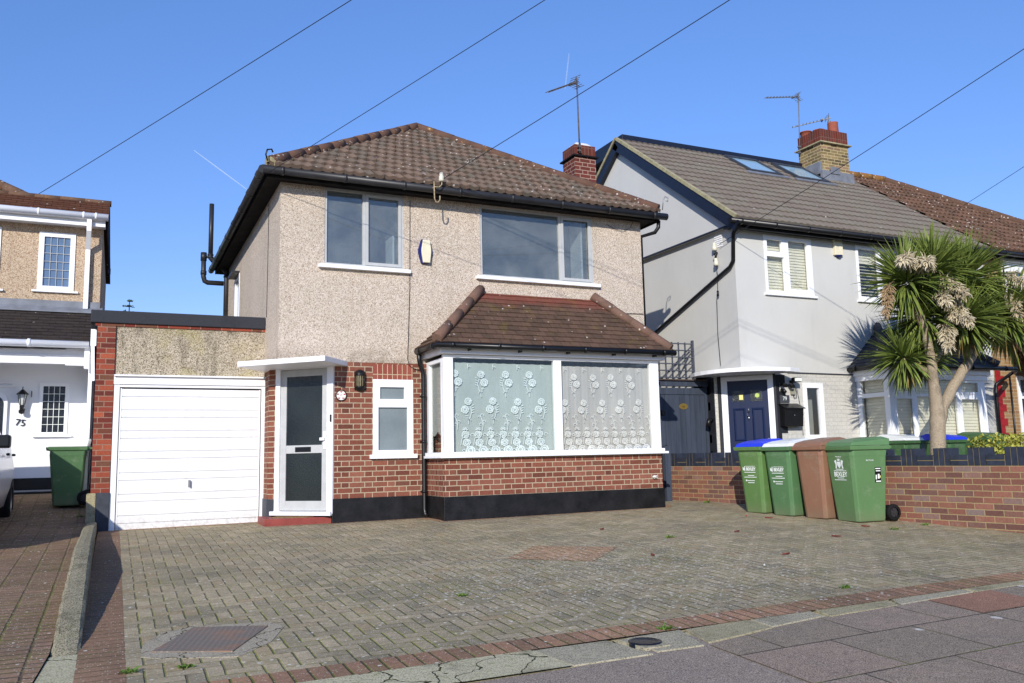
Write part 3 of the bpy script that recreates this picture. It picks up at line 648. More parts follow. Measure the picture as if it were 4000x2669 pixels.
# ================= MAIN HOUSE
H=thing('detached_house','pebbledashed detached house with brick base, hipped tiled roof and white garage','house',(5,0,0))
X0,X1,YB=2.025,8.115,6.4
mb=MB(); ZS=4.86
wallh(mb,(X0,0),(X1,0),2.235,ZS,[(2.66-X0,3.855-X0,3.62,4.80),(5.11-X0,7.155-X0,3.617,4.785)],.10)
wallh(mb,(X0,YB),(X0,0),2.235,ZS,[(YB-4.98,YB-4.3,3.3,4.36)],.1)
wallh(mb,(X1,0),(X1,YB),-.2,ZS,[]); wallh(mb,(X1,YB),(X0,YB),-.2,ZS,[])
wallh(mb,(X0,YB),(X0,1.17),-.2,2.235,[])
mb.poly([(X0,0,2.235),(X1,0,2.235),(X1,.02,2.235),(X0,1.17,2.235)])
mb.obj('rendered_wall',M_dash,H)
mb=MB(); y0=.004
wallh(mb,(2.79,y0),(X1-.002,y0),.26,2.24,[(3.378-2.79,3.985-2.79,.905,1.992)],.07)
wallh(mb,(2.10,.69),(2.79,y0),.26,2.24,[(.0281,.99,-.05,2.235)],.02)
wallh(mb,(2.035,.755),(2.10,.69),.26,2.24,[]); wallh(mb,(2.035,1.2),(2.035,.755),.26,2.24,[])
bwl=mb.obj('brick_wall',M_brick,H)
mb=MB(); mb.poly([(3.378,-.001,1.992),(3.985,-.001,1.992),(3.985,-.001,2.215),(3.378,-.001,2.215)]); mb.obj('soldier_course',M_soldier,H)
# plinth
mb=MB(); mb.prism([(2.79,-.012),(4.17,-.012),(4.17,.05),(2.79,.05)],-.3,.302); mb.prism([(4.185,-.742),(7.868,-.742),(7.868,.2),(4.185,.2)],-.3,.298)
mb.obj('plinth',M_blackplinth,H,bevel=.006)
mb=MB(); mb.prism([(2.02,.755),(2.105,.675),(2.13,.70),(2.09,1.16),(2.02,1.16)],-.3,.30); mb.obj('grey_plinth',M_greyplinth,H)
# roof
EY,EZ=-.335,4.935; AX,AY,AZ=5.05,2.915,7.13; XL,XR=1.80,8.30; YBK=6.66; AY2=YBK-(AY-EY)
sl=math.hypot(AY-EY,AZ-EZ)
tiled('roof',(XL,EY,EZ),(1,0,0),(0,AY-EY,AZ-EZ),6.6,sl,[(0,0),(XR-XL,0),(AX-XL,sl)],.15,.285,.022,.026,M_maintile,H)
tiled('roof',(XL,YBK,EZ),(0,-1,0),(AX-XL,0,AZ-EZ),7.1,sl,[(0,0),(YBK-EY,0),(AY2*0+YBK-AY,sl),(YBK-AY2,sl)],.15,.285,.022,.026,M_maintile,H)
mb=MB(); mb.poly([(XR,EY,EZ),(XR,YBK,EZ),(AX,AY2,AZ),(AX,AY,AZ)]); mb.poly([(XR,YBK,EZ),(XL,YBK,EZ),(AX,AY2,AZ)]); mb.obj('roof',M_maintile,H)
caps('hip_tiles',(XL+.03,EY+.03,EZ+.035),(AX,AY,AZ+.015),.088,.42,M_hip,H); caps('hip_tiles',(XR-.02,EY+.02,EZ+.03),(AX,AY,AZ+.015),.088,.42,M_hip,H)
caps('ridge_tiles',(AX,AY-.02,AZ+.015),(AX,AY2,AZ+.015),.092,.42,M_hip,H)
mb=MB(); mb.tube([(XL+.02,EY+.02,EZ+.02),(XL+.10,EY+.10,EZ+.08)],[.082,.09],10); mb.obj('mortar_end',M_verge,H)
mb=MB(); mb.tube([(XL-.02,EY-.05,EZ+.02),(XL-.05,EY-.08,EZ+.10),(XL-.03,EY-.08,EZ+.17),(XL+.03,EY-.06,EZ+.19),(XL+.05,EY-.05,EZ+.15)],.012,6); mb.obj('hip_iron',M_black,H)
mb=MB(); mb.tube([(XR+.02,EY-.05,EZ),(XR+.04,EY-.06,EZ+.18),(XR+.08,EY-.06,EZ+.24),(XR+.14,EY-.06,EZ+.22),(XR+.13,EY-.06,EZ+.16),(XR+.09,EY-.06,EZ+.17)],.008,6); mb.obj('hip_iron',M_steel,H)
# fascia/soffit
fy=-.215
mb=MB(); mb.box(1.80,8.36,fy-.02,fy,4.775,4.93); mb.box(1.80,1.82,fy,YBK-.1,4.775,4.93); mb.box(8.34,8.36,fy,YBK-.1,4.775,4.93); mb.obj('fascia',M_soffit,H)
mb=MB(); mb.box(1.82,8.34,fy,YBK,4.80,4.825); mb.obj('soffit',M_soffit,H)
gy_=-.30; gzc=4.865
gutter('gutter',[(1.73,gy_,gzc),(8.46,gy_,gzc-.015)],.062,M_gutter,H)
gutter('gutter',[(1.73,gy_,gzc),(1.73,YBK,gzc)],.062,M_gutter,H)
mb=MB(); mb.tube([(8.36,gy_+.1,4.80),(8.35,gy_+.1,4.68),(8.31,gy_+.15,4.60),(X1+.04,gy_+.35,4.56),(X1+.04,gy_+.36,0)],.035,8); mb.obj('downpipe',M_black,H)
# windows upstairs
def upwin(x0,x1,z0,z1,mx,casement):
    w_,h_=x1-x0,z1-z0; m0=mx-x0; f=.035; mw=.038
    cells=[(f,m0-mw/2,f,h_-f),(m0+mw/2,w_-f,f,h_-f)]
    o=window('window',(x0,.0,z0),(1,0,0),w_,h_,cells,.04,M_alu,M_glassup,H,depth=.05,inset=.012,sill=(.09,.055,.07))
    q=cells[1]; m_=MB(); s_=.045
    for (a,b,c,e) in ((q[0]+.001,q[1]-.001,q[3]-s_,q[3]-.001),(q[0]+.001,q[1]-.001,q[2]+.001,q[2]+s_),(q[0]+.001,q[0]+s_,q[2]+s_,q[3]-s_),(q[1]-s_,q[1]-.001,q[2]+s_,q[3]-s_)):
        m_.box(x0+a,x0+b,.0,.03,z0+c,z0+e)
    m_.obj('casement_frame',M_alu,o)
    return o
upwin(2.66,3.855,3.645,4.80,3.247,1); upwin(5.11,7.155,3.642,4.785,6.538,1)
mb=MB(); mb.box(2.05,4.0,.12,3.2,3.3,4.79); mb.box(4.9,8.1,.12,3.2,3.3,4.79)
rm=mb
# rooms: remove the front faces
for f in [f for f in rm.bm.faces if abs(f.calc_center_median().y-.12)<1e-3]: rm.bm.faces.remove(f)
rm.obj('rooms',M_netup,H,weld=False)
mb=MB(); mb.box(3.05,3.13,.5,.53,3.62,3.84,0); mb.obj('furniture',M_dark,H); mb=MB(); mb.box(3.32,3.42,.6,.9,3.62,3.9); mb.obj('furniture',M_dark,H)
mb=MB(); mb.box(7.0,7.03,.14,.5,3.6,4.78); mb.box(3.72,3.75,.14,.5,3.6,4.2); mb.obj('curtain',M_white,H)
# side window (narrow, white)
window('window',(X0,4.98,3.3),(0,-1,0),.68,1.06,[(.06,.62,.06,1.0)],.05,M_upvc,M_glass,H,depth=.05,inset=-.01,sill=(.05,.05,.05))
mb=MB(); mb.box(X0-.14,X0,4.32,4.98,4.36,4.40); mb.obj('hood',M_gutter,H)
# small ground floor window
wo=window('window',(3.378,.004,.905),(1,0,0),.607,1.087,[(.105,.475,.80,.975),(.08,.52,.06,.68)],.05,M_upvc,M_frostw,H,depth=.06,inset=-.015,sill=(.05,.06,.06))
# front door in splay
dv=Vector((2.79-2.10,.004-.69,0)); DL=dv.length; dv.normalize(); dn=Vector((dv.y,-dv.x,0)); DO=Vector((2.10,.69,0))
def dbox(mb,a0,a1,z0,z1,c0,c1,mi=None):
    P=lambda a,c,z:DO+dv*a+dn*c+Vector((0,0,z))
    mb.hull8([P(a0,c1,z0),P(a1,c1,z0),P(a1,c0,z0),P(a0,c0,z0)],[P(a0,c1,z1),P(a1,c1,z1),P(a1,c0,z1),P(a0,c0,z1)],mi)
mb=MB(); dbox(mb,.028,.105,.10,2.235,-.05,.02); dbox(mb,.895,.992,.10,2.235,-.05,.02); dbox(mb,.105,.895,2.155,2.235,-.05,.02); dbox(mb,-.02,.985,.075,.13,-.05,.06); mb.obj('door_frame',M_white,H,bevel=.004)
mb=MB(); c0,c1=-.045,-.01
dbox(mb,.105,.20,.14,2.15,c0,c1);dbox(mb,.80,.895,.14,2.15,c0,c1);dbox(mb,.20,.80,2.05,2.15,c0,c1);dbox(mb,.20,.80,.945,1.06,c0,c1);dbox(mb,.20,.80,.14,.275,c0,c1)
dr=mb.obj('front_door',M_alu,H,bevel=.003)
for a in ((1.06,2.05),(.275,.945)):
    mb=MB(); dbox(mb,.20,.80,a[0],a[1],-.035,-.025); mb.obj('pane',M_frostd,dr)
mb=MB(); dbox(mb,.36,.62,.965,1.035,c1,c1+.008); mb.obj('letterbox',M_black,dr)
mb=MB(); dbox(mb,.83,.87,1.0,1.25,c1,c1+.012); dbox(mb,.79,.86,1.12,1.16,c1+.012,c1+.05); mb.obj('handle',M_white,dr)
mb=MB(); dbox(mb,.955,.975,1.38,1.48,.02,.04); mb.obj('bell_push',M_black,H)
# step
mb=MB(); zb=-.3; mb.hull8([(1.90,.16,zb),(2.80,.075,zb),(2.80,.06,zb),(2.1,.8,zb),(1.93,.95,zb)],[(1.90,.16,.055),(2.80,.075,.055),(2.80,.06,.055),(2.1,.8,.055),(1.93,.95,.055)]); mb.obj('step',M_step,H,bevel=.02)
mb=MB(); mb.hull8([(2.02,.34,.056),(2.48,.13,.056),(2.62,.20,.056),(2.16,.60,.056)],[(2.02,.34,.068),(2.48,.13,.068),(2.62,.20,.068),(2.16,.60,.068)]); tag(mb.obj('doormat',M_mat),'brown coir doormat on the red front step','doormat')
# canopy
mb=MB(); cp=[(1.56,.60),(2.59,-.45),(3.0,-.02),(3.0,.0),(2.1,.9),(2.0,1.16),(1.85,.98)]
cp=[(1.535,.41),(2.54,-.62),(3.01,.001),(2.03,1.14)]
mb.hull8([(x,y,2.172) for x,y in cp],[(x,y,2.245) for x,y in cp]); mb.obj('canopy',M_white,H,bevel=.006)
# bay
BY=-.72
mb=MB(); wallh(mb,(4.20,BY),(7.85,BY),.29,.86,[]); wallh(mb,(4.20,.0),(4.20,BY),.29,.86,[]); wallh(mb,(7.85,BY),(7.85,0),.29,.86,[]); mb.obj('bay_brick_wall',M_brickbay,H)
bw=MB(); z0,z1=.915,2.245
bw.box(4.14,7.90,BY-.03,BY+.05,.86,.915)   # bottom rail/sill board
bw.box(4.14,4.20+.02,BY+.05,.0,.86,.915); bw.box(7.83,7.90,BY+.05,.0,.86,.915)
for a,b in ((4.20,4.345),(5.965,6.095),(7.69,7.85)): bw.box(a,b,BY-.01,BY+.06,.915,2.255)
bw.box(4.20,7.85,BY-.012,BY+.06,2.255,2.30)
bw.box(4.20,4.26,BY+.06,BY+.12,.915,2.255); bw.box(4.20,4.26,-.10,.0,.915,2.255); bw.box(7.79,7.85,BY+.06,.0,.915,2.255); bw.box(4.20,4.26,BY+.12,-.10,2.20,2.255)
bf=bw.obj('bay_window',M_upvc,H,bevel=.004)
mb=MB(); mb.box(4.12,7.93,BY-.085,BY-.03,.835,.868); mb.box(4.12,4.19,BY-.03,.0,.835,.868); mb.obj('sill',M_upvc,bf)
mb=MB(); mb.box(4.345,5.965,BY+.015,BY+.023,.915,2.255); mb.obj('pane',M_glassteal,bf)
mb=MB(); mb.box(6.095,7.69,BY+.015,BY+.023,.915,2.255); mb.obj('pane',M_glass,bf)
mb=MB(); mb.box(4.225,4.233,BY+.12,-.10,.915,2.20); mb.obj('pane',M_glass,bf)
mb=MB(); mb.box(4.13,7.93,BY-.10,BY-.005,2.305,2.40); mb.box(4.13,4.205,BY-.005,.0,2.305,2.40); mb.box(7.84,7.93,BY-.005,.0,2.305,2.40); mb.obj('bay_fascia',M_white,H,bevel=.003)
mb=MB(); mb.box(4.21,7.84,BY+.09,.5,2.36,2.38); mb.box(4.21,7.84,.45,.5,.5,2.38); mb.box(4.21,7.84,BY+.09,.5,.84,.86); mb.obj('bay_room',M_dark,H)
# lace curtains with embroidered roses
def rose(mb,x,z,r,y):
    n=36; ph=R.uniform(0,6)
    pts=[]
    for k in range(n):
        a=2*math.pi*k/n; rr_=r*(1+.07*math.sin(9*a+ph)+.03*math.sin(4*a)); pts.append((x+rr_*math.cos(a),y,z+rr_*math.sin(a)*.93))
    mb.poly(pts,mi=1)
    for q,(ra,rb) in enumerate(((.56,.74),(.0,.32))):
        s0=R.uniform(0,6)
        for k in range(12):
            a,b=s0+2*math.pi*k/14,s0+2*math.pi*(k+1)/14
            mb.poly([(x+r*ra*math.cos(a),y-.001,z+r*ra*math.sin(a)*.93),(x+r*rb*math.cos(a),y-.001,z+r*rb*math.sin(a)*.93),(x+r*rb*math.cos(b),y-.001,z+r*rb*math.sin(b)*.93),(x+r*ra*math.cos(b),y-.001,z+r*ra*math.sin(b)*.93)],mi=0)
def strand(mb,pts,w,y,mi=1):
    for (xa,za),(xb,zb_) in zip(pts,pts[1:]):
        dx,dz=xb-xa,zb_-za; L=math.hypot(dx,dz) or 1; nx,nz=-dz/L*w/2,dx/L*w/2
        mb.poly([(xa-nx,y,za-nz),(xb-nx,y,zb_-nz),(xb+nx,y,zb_+nz),(xa+nx,y,za+nz)],mi=mi)
def curl(x,z,r,s,t0=0,t1=4.5,n=9,k=.8):
    return [(x+s*r*(1-k*i/n)*math.cos(t0+(t1-t0)*i/n),z+r*(1-k*i/n)*math.sin(t0+(t1-t0)*i/n)) for i in range(n+1)]
def sprig(mb,x,z,s,y,k=1.):
    x+=R.uniform(-.008,.008); z+=R.uniform(-.008,.008)
    rose(mb,x,z,.057*k,y); rose(mb,x+s*.05*k,z-.118*k,.062*k,y)
    strand(mb,[(x-s*.03*k,z-.07*k),(x-s*.055*k,z-.14*k),(x-s*.035*k,z-.22*k),(x-s*.005*k,z-.27*k),(x,z-.33*k)],.010,y)
    strand(mb,curl(x-s*.03*k,z-.275*k,.03*k,s,0,3.6),.009,y)
    for i in range(4): strand(mb,[(x-s*.055*k,z-(.06+.035*i)*k),(x-s*.09*k,z-(.045+.035*i)*k)],.010,y)
    for i in range(3): strand(mb,[(x-s*.0*k,z-(.21+.02*i)*k),(x+s*(.045-.012*i)*k,z-(.20+.025*i)*k)],.009,y)
def curtain(x0,x1,ztop,zbot,pitch,mats,k,ph,pare,fold):
    mb=MB(); y=-.650; n=48
    yf=lambda u:y+fold*math.sin(u*38)+fold*.6*math.sin(u*91+1)
    for i in range(n):
        a=x0+(x1-x0)*i/n;b=x0+(x1-x0)*(i+1)/n; za=ztop-.006*abs(math.sin(a*20)); zb_=ztop-.006*abs(math.sin(b*20))
        mb.poly([(a,yf(a)+.012,zbot),(b,yf(b)+.012,zbot),(b,yf(b)+.012,zb_),(a,yf(a)+.012,za)],mi=0)
    yy=y-.012-fold*1.4; m2=MB()
    def inside(x): return x0+.03<x<x1-.03
    x=x0+ph
    while x<x1:
        if inside(x) and inside(x+.05): sprig(m2,x,ztop-.17,1,yy,k)
        if inside(x-pitch/2): strand(m2,[(x-pitch/2,ztop-.02),(x-pitch/2,ztop-.09)],.012,yy); strand(m2,curl(x-pitch/2+.03,ztop-.07,.028,-1,0,3.4),.01,yy)
        if inside(x-pitch/2) and inside(x-pitch/2-.06): sprig(m2,x-pitch/2,ztop-.56,-1,yy,k)
        if inside(x): strand(m2,[(x+.02,ztop-.98),(x+.035,ztop-.88),(x+.0,ztop-.80),(x-.02,ztop-.77)],.010,yy); strand(m2,curl(x+.01,ztop-.77,.034,1,0,5),.009,yy); strand(m2,curl(x+.055,ztop-.86,.03,-1,.5,4),.009,yy); strand(m2,curl(x-.03,ztop-.79,.022,-1,0,4),.009,yy); strand(m2,curl(x-.01,ztop-.90,.034,1,0,5),.011,yy)
        x+=pitch
    x=x0+ph*.5
    while x<x1:
        if inside(x-.04) and inside(x+.09):
            rose(m2,x,ztop-1.04+.0,.058*k,yy); rose(m2,x+.02,ztop-1.155,.062*k,yy)
            strand(m2,curl(x+.10,ztop-1.05,.036,1,0,5.5),.009,yy); strand(m2,[(x-.07,ztop-1.19),(x-.055,ztop-1.1),(x-.02,ztop-1.05)],.010,yy)
            for i in range(5): a=math.pi*(.15+.7*i/4); strand(m2,[(x,ztop-.985),(x+.05*math.cos(a),ztop-.985+.055*math.sin(a))],.012,yy)
        if inside(x-.03) and inside(x+.13): rose(m2,x+.075,ztop-1.265,.072*k,yy); strand(m2,curl(x-.03,ztop-1.27,.03,1,0,5.5),.009,yy)
        x+=pitch*.5
    c=mb.obj('lace_curtain',[mats[0],mats[1]],pare,weld=False); m2.obj('embroidery',[mats[0],mats[1]],c,weld=False)
curtain(4.30,5.985,2.20,.88,.395,(M_laceL,M_laceF),1.,.10,H,.0006)
curtain(6.08,7.71,2.19,.88,.33,(M_laceR,M_laceFR),.92,.26,H,.0028)
mb=MB(); 
for i in range(13):
    a,b=-.64+.045*i,-.64+.045*(i+1); mb.poly([(4.265+.004*(i%2),a,1.18+.03*math.sin(i)),(4.265+.004*((i+1)%2),b,1.18+.03*math.sin(i+1)),(4.265+.004*((i+1)%2),b,2.2),(4.265+.004*(i%2),a,2.2)])
mb.obj('side_net_curtain',M_laceL,H)
# bay roof
bx0,bx1,ry0,rz0,rz1=4.03,8.02,-.93,2.455,3.37
sb=math.hypot(-ry0,rz1-rz0)
tiled('bay_roof',(bx0,ry0,rz0),(1,0,0),(0,-ry0,rz1-rz0),4,sb,[(0,0),(bx1-bx0,0),(7.13-bx0,sb),(5.08-bx0,sb)],.165,.1155,0,.016,M_baytile,H,ns=1,jit=.0015)
sl2=math.hypot(5.08-bx0,rz1-rz0)
tiled('bay_roof',(bx0,.0,rz0),(0,-1,0),(5.08-bx0,0,rz1-rz0),1,sl2,[(0,0),(.93,0),(0,sl2)],.165,.122,0,.016,M_baytile,H,ns=1,jit=.0015)
sl3=math.hypot(bx1-7.13,rz1-rz0)
tiled('bay_roof',(bx1,ry0,rz0),(0,1,0),(7.13-bx1,0,rz1-rz0),1,sl3,[(0,0),(.93,0),(.93,sl3)],.165,.115,0,.016,M_baytile,H,ns=1,jit=.0015)
caps('bay_hip_tiles',(bx0,ry0,rz0+.035),(5.08,-.03,rz1+.045),.078,.36,M_bayhip,H); caps('bay_hip_tiles',(bx1-.03,ry0+.03,rz0+.03),(7.13,-.03,rz1+.045),.078,.36,M_bayhip,H)
gutter('bay_gutter',[(4.05,-.0,2.415),(4.05,-.93,2.41),(8.05,-.93,2.41)],.046,M_black,H,.75)
mb=MB(); 
for x in (4.55,5.35,6.15,6.95,7.7): mb.prism([(x-.015,-.90),(x+.015,-.90),(x+.015,-.82),(x-.015,-.82)],2.345,2.40)
mb.obj('gutter_brackets',M_black,H)
mb=MB(); mb.box(4.10,7.95,BY-.19,0,2.402,2.41); mb.obj('bay_soffit',M_soffit,H)
# downpipe
mb=MB(); mb.tube([(4.06,-.06,2.44),(4.065,-.065,2.28),(4.08,-.06,2.22),(4.13,-.05,2.10),(4.135,-.05,2.04),(4.135,-.05,.10),(4.14,-.07,.04),(4.15,-.10,0.0)],.034,10)
for z in (1.75,1.08,.36): mb.tube([(4.135,-.05,z-.02),(4.135,-.05,z+.02)],.041,10); mb.box(4.09,4.18,-.05,.0,z-.01,z+.01)
mb.obj('downpipe',M_black,H,weld=False)
# garage
GY=1.166; gx0,gx1=-.02,2.03
mb=MB(); wallh(mb,(-.03,GY),(X0,GY),2.085,2.84,[]); mb.obj('garage_upper_wall',M_dash_st,H)
mb=MB(); mb.box(-.36,X0-.005,GY-.05,5.9,2.83,3.01); mb.obj('garage_flat_roof',M_felt,H,bevel=.012)
mb=MB(); mb.box(-.30,X0-.003,GY-.018,GY,2.79,2.832); mb.obj('brick_course',M_brickpil,H)
mb=MB(); wallh(mb,(-.24,5.9),(-.24,GY+.1),0,2.83,[]); mb.poly([(-.24,5.9,0),(2,5.9,0),(2,5.9,2.83),(-.24,5.9,2.83)]); mb.obj('garage_side_wall',M_w75,H)
mb=MB(); mb.prism([(-.27,GY-.03),(-.035,GY-.03),(-.035,GY+.25),(-.27,GY+.25)],.46,2.80); mb.obj('brick_pier',M_brickpil,H)
mb=MB(); mb.prism([(-.197,GY-.05),(-.03,GY-.05),(-.03,GY+.2),(-.197,GY+.2)],-.2,.462); mb.obj('pier_plinth',M_greyplinth,H,bevel=.008)
mb=MB(); mb.prism([(-.32,GY-.06),(-.200,GY-.06),(-.200,GY+.2),(-.32,GY+.2)],-.2,.46); mb.obj('pier_base_block',M_stonebf,H,bevel=.012)
mb=MB(); mb.box(-.035,2.045,GY-.035,GY+.03,1.965,2.075); mb.box(-.035,2.05,GY-.075,GY+.03,2.075,2.10); mb.box(-.03,.045,GY-.02,GY+.04,-.08,1.963); mb.box(1.985,2.045,GY-.02,GY+.04,-.08,1.963); mb.box(.045,1.985,GY-.015,GY+.04,1.925,1.963)
mb.obj('garage_frame',M_white,H,bevel=.004)
mb=MB(); gd=GY+.012; zt=1.905; n=0; z=-.068; prof=[]
# up-and-over door: horizontal ribs in pairs
Z=[-.068]; 
hs=[.125,.125,.085,.125]*4
lines=[]; zc=1.905-.10
seq=[.11,.19,.105,.19,.105,.185,.105,.19,.105,.19,.105,.19,.105,.19,.105]
zz=1.905; cuts=[]
for s_ in seq:
    zz-=s_; 
    if zz>-.03: cuts.append(zz)
prev=1.905
for c_ in cuts+[-.068]:
    mb.poly([(.075,gd-.012,c_+.006),(1.955,gd-.012,c_+.006),(1.955,gd-.012,prev-.006),(.075,gd-.012,prev-.006)])
    mb.poly([(.075,gd-.012,prev-.006),(1.955,gd-.012,prev-.006),(1.955,gd+.006,prev),(.075,gd+.006,prev)])
    mb.poly([(.075,gd+.006,c_),(1.955,gd+.006,c_),(1.955,gd-.012,c_+.006),(.075,gd-.012,c_+.006)])
    prev=c_
mb.box(.055,.075,gd-.016,gd+.02,-.068,1.91); mb.box(1.955,1.972,gd-.016,gd+.02,-.068,1.91)
gdo=mb.obj('garage_door',M_gdoor,H,weld=False)
mb=MB(); mb.box(.985,1.015,gd-.024,gd-.012,.50,.60); mb.tube([(1.0,gd-.02,.55),(1.0,gd-.05,.55)],.010,8); mb.box(.99,1.01,gd-.055,gd-.045,.50,.60); mb.obj('handle',M_steel,gdo)
mb=MB(); mb.box(0.0,2.0,GY+.05,GY+.06,-.1,2.1); mb.obj('garage_backing',M_dark,H)
# chimney
def chimney(x0,x1,y0,y1,zb,zband,ztop,mat,matcrown,parent,nm='chimney',proj=.045):
    mb=MB(); mb.prism([(x0,y0),(x1,y0),(x1,y1),(x0,y1)],zb,zband); c=mb.obj(nm,mat,parent)
    mb=MB(); p=proj; mb.prism([(x0-p,y0-p),(x1+p,y0-p),(x1+p,y1+p),(x0-p,y1+p)],zband,zband+.028); mb.obj('oversail_course',M_dark if mat is M_brickchim else M_verge,c)
    mb=MB(); mb.prism([(x0-.0,y0-.0),(x1+.0,y0-.0),(x1+.0,y1+.0),(x0-.0,y1+.0)],zband+.028,ztop); mb.obj('crown',matcrown,c); return c
M_crown=mat_brick('chimney_soldier_crown',[(92,42,34),(116,54,42),(80,52,46)],(126,100,88),flem=False,L=.078,H=.6,shift=0,dirt=.3)
ch=chimney(7.655,8.105,1.39,1.86,5.3,6.405,6.64,M_brickchim,M_crown,H)
mb=MB(); cc=(7.88,1.62); mb.hull8([(7.66,1.395,6.62),(8.10,1.395,6.62),(8.10,1.855,6.62),(7.66,1.855,6.62)],[(7.76,1.50,6.73),(8.0,1.50,6.73),(8.0,1.75,6.73),(7.76,1.75,6.73)]); mb.obj('flaunching',M_cement,H,bevel=.02)
# soil vent pipes at the back-left corner
mb=MB(); mb.tube([(1.66,6.1,5.02),(1.66,6.1,6.16)],.048,10); mb.tube([(1.66,6.1,5.09),(1.66,6.1,5.02),(1.74,6.1,4.93),(1.90,6.1,4.84),(1.98,6.1,4.74),(1.985,6.1,4.60),(1.985,6.1,2.9)],.052,10)
for z in (5.03,5.08): mb.tube([(1.66,6.1,z-.012),(1.66,6.1,z+.012)],.062,10)
mb.tube([(1.985,6.1,4.62),(1.985,6.1,4.66)],.062,10)
mb.obj('soil_vent_pipe',M_gutter,H,weld=False)
mb=MB(); mb.tube([(1.53,6.12,5.12),(1.535,6.12,4.62),(1.56,6.12,4.53),(1.62,6.12,4.50),(1.93,6.12,4.50)],.050,10); mb.tube([(1.53,6.12,4.95),(1.53,6.12,5.12)],.062,10); mb.tube([(1.535,6.12,4.66),(1.535,6.12,4.74)],.06,10); mb.tube([(1.60,6.1,5.03),(1.52,6.11,5.03)],.03,8)
mb.obj('hopper_pipe',M_gutter,H,weld=False)
# cables on facade
for pth,r_,lb_ in (([(3.955,-.008,4.74),(3.95,-.008,4.2),(3.945,-.008,3.4),(3.92,-.008,2.7),(3.905,-.008,2.3),(3.93,-.012,2.2),(4.02,-.012,2.15),(4.1,-.01,2.14)],.005,'long black cable running down the pebbledash between the upstairs windows'),([(7.25,-.008,3.19),(7.7,-.008,3.18),(8.10,-.008,3.19)],.006,'short level black cable on the pebbledash above the bay roof right end'),([(7.42,-.02,4.70),(7.6,-.02,4.62),(7.75,-.02,4.60),(7.9,-.02,4.68),(7.95,-.02,4.78)],.004,'thin cable looping under the eaves at the right corner'),([(X0-.006,.98,4.75),(X0-.006,1.0,3.9),(X0-.006,1.03,3.0)],.004,'thin vertical cable on the left side wall above the garage')):
    mb=MB(); mb.tube(pth,r_,5); tag(mb.obj('wall_cable',M_wire,weld=False),lb_,'cable','cables clipped to the pebbledashed house')
mb=MB(); 
for i in range(14): a_=R.uniform(0,6.28); r_=R.uniform(.0,.05); mb.tube([(7.66,-.735,.47),(7.68+r_*math.cos(a_),-.76-R.random()*.03,.47+r_*math.sin(a_)*.7)],[.02,.004],4)
tag(mb.obj('foil_patch',M_cement,None,weld=False),'crumpled pale patch on the bay brickwork near its right corner','patch')
# ---- items fixed on house
a=thing('alarm_box','cream hexagonal burglar alarm box with blue edge between upstairs windows','alarm box',(4.18,0,3.95))
pts=[(-.062,-.185),(.055,-.185),(.108,-.02),(.108,.03),(.055,.185),(-.062,.185),(-.108,.03),(-.108,-.02)]
mb=MB(); mb.hull8([(4.185+x,-.0,3.95+z) for x,z in pts][::-1],[(4.185+x,-.045,3.95+z) for x,z in pts][::-1]); mb.obj('back_box',M_blue,a)
mb=MB(); pf=[(-.055,-.18),(.055,-.18),(.075,-.02),(.075,.03),(.055,.18),(-.055,.18),(-.08,.03),(-.08,-.02)]
mb.hull8([(4.195+x,-.045,3.95+z) for x,z in pf][::-1],[(4.195+x*.97,-.075,3.95+z*.97) for x,z in pf][::-1]); mb.obj('front_cover',M_cream,a,bevel=.006)
# bulkhead lantern
a=thing('wall_lantern','black half-cylinder wall lantern with ribbed glass beside the front door','wall lamp',(3.185,0,1.96))
lx=3.185
def halfl(mb,z0,z1,r0,r1,mi=None,n=10):
    for k in range(n):
        t0,t1=math.pi*k/n,math.pi*(k+1)/n
        f=lambda r,t,z:(lx-r*math.cos(t),-r*1.05*math.sin(t)-.005,z)
        mb.poly([f(r0,t0,z0),f(r0,t1,z0),f(r1,t1,z1),f(r1,t0,z1)],mi=mi,smooth=True)
mb=MB()
for a0,a1,q0,q1 in ((2.04,2.075,.078,.078),(2.075,2.105,.078,.06),(2.105,2.125,.06,.03),(2.125,2.13,.03,0.001),(1.87,1.85,.078,.07),(1.85,1.82,.07,.045),(1.82,1.805,.045,.001),(1.87,1.885,.078,.078)): halfl(mb,a0,a1,q0,q1)
mb.box(lx-.08,lx+.08,-.01,.0,1.83,2.10)
for k in range(7):
    t_=math.pi*(k+.5)/7; x,y=lx-.073*math.cos(t_),-.077*math.sin(t_)-.005; mb.tube([(x,y,1.88),(x,y,2.045)],.005,4)
mb.obj('housing',M_black,a,weld=False)
M_lens=flat('ribbed_lamp_glass',(128,118,88),.2,.6,var=.25,sc_=40)
mb=MB(); halfl(mb,1.88,2.045,.064,.064); mb.obj('lens',M_lens,a)
a=thing('house_number_plaque','round white house number plaque with red flowers and brown rim','plaque',(2.912,0,1.752))
mb=MB(); mb.lathe([(.0,0),(.082,0),(.082,-.012),(.07,-.018),(.066,-.012)],(2.912,-.001,1.752),28,axis='y'); mb.obj('rim',flat('dark_brown_rim',(64,36,32),.4,.4),a)
mb=MB(); mb.lathe([(.067,-.011),(0,-.011)],(2.912,-.001,1.752),28,axis='y'); mb.obj('face',M_print,a)
M_redfl=flat('red_flower_print',(176,66,74),.6,.2,var=.2,sc_=50); mb=MB()
for k in range(5):
    an=rad(90+72*k) ; x,z=2.912+.05*math.cos(an),1.752+.05*math.sin(an)
    for dx_,dz_,r_ in ((0,0,.011),(.012,.004,.007),(-.012,.003,.007)):
        mb.lathe([(r_,0),(0,-.001)],(x+dx_,-.0135,z+dz_),8,axis='y')
mb.obj('flower_print',M_redfl,a); text('77',.034,Vector((2.912,-.0135,1.752)),FRONT,M_redfl,'number',a)
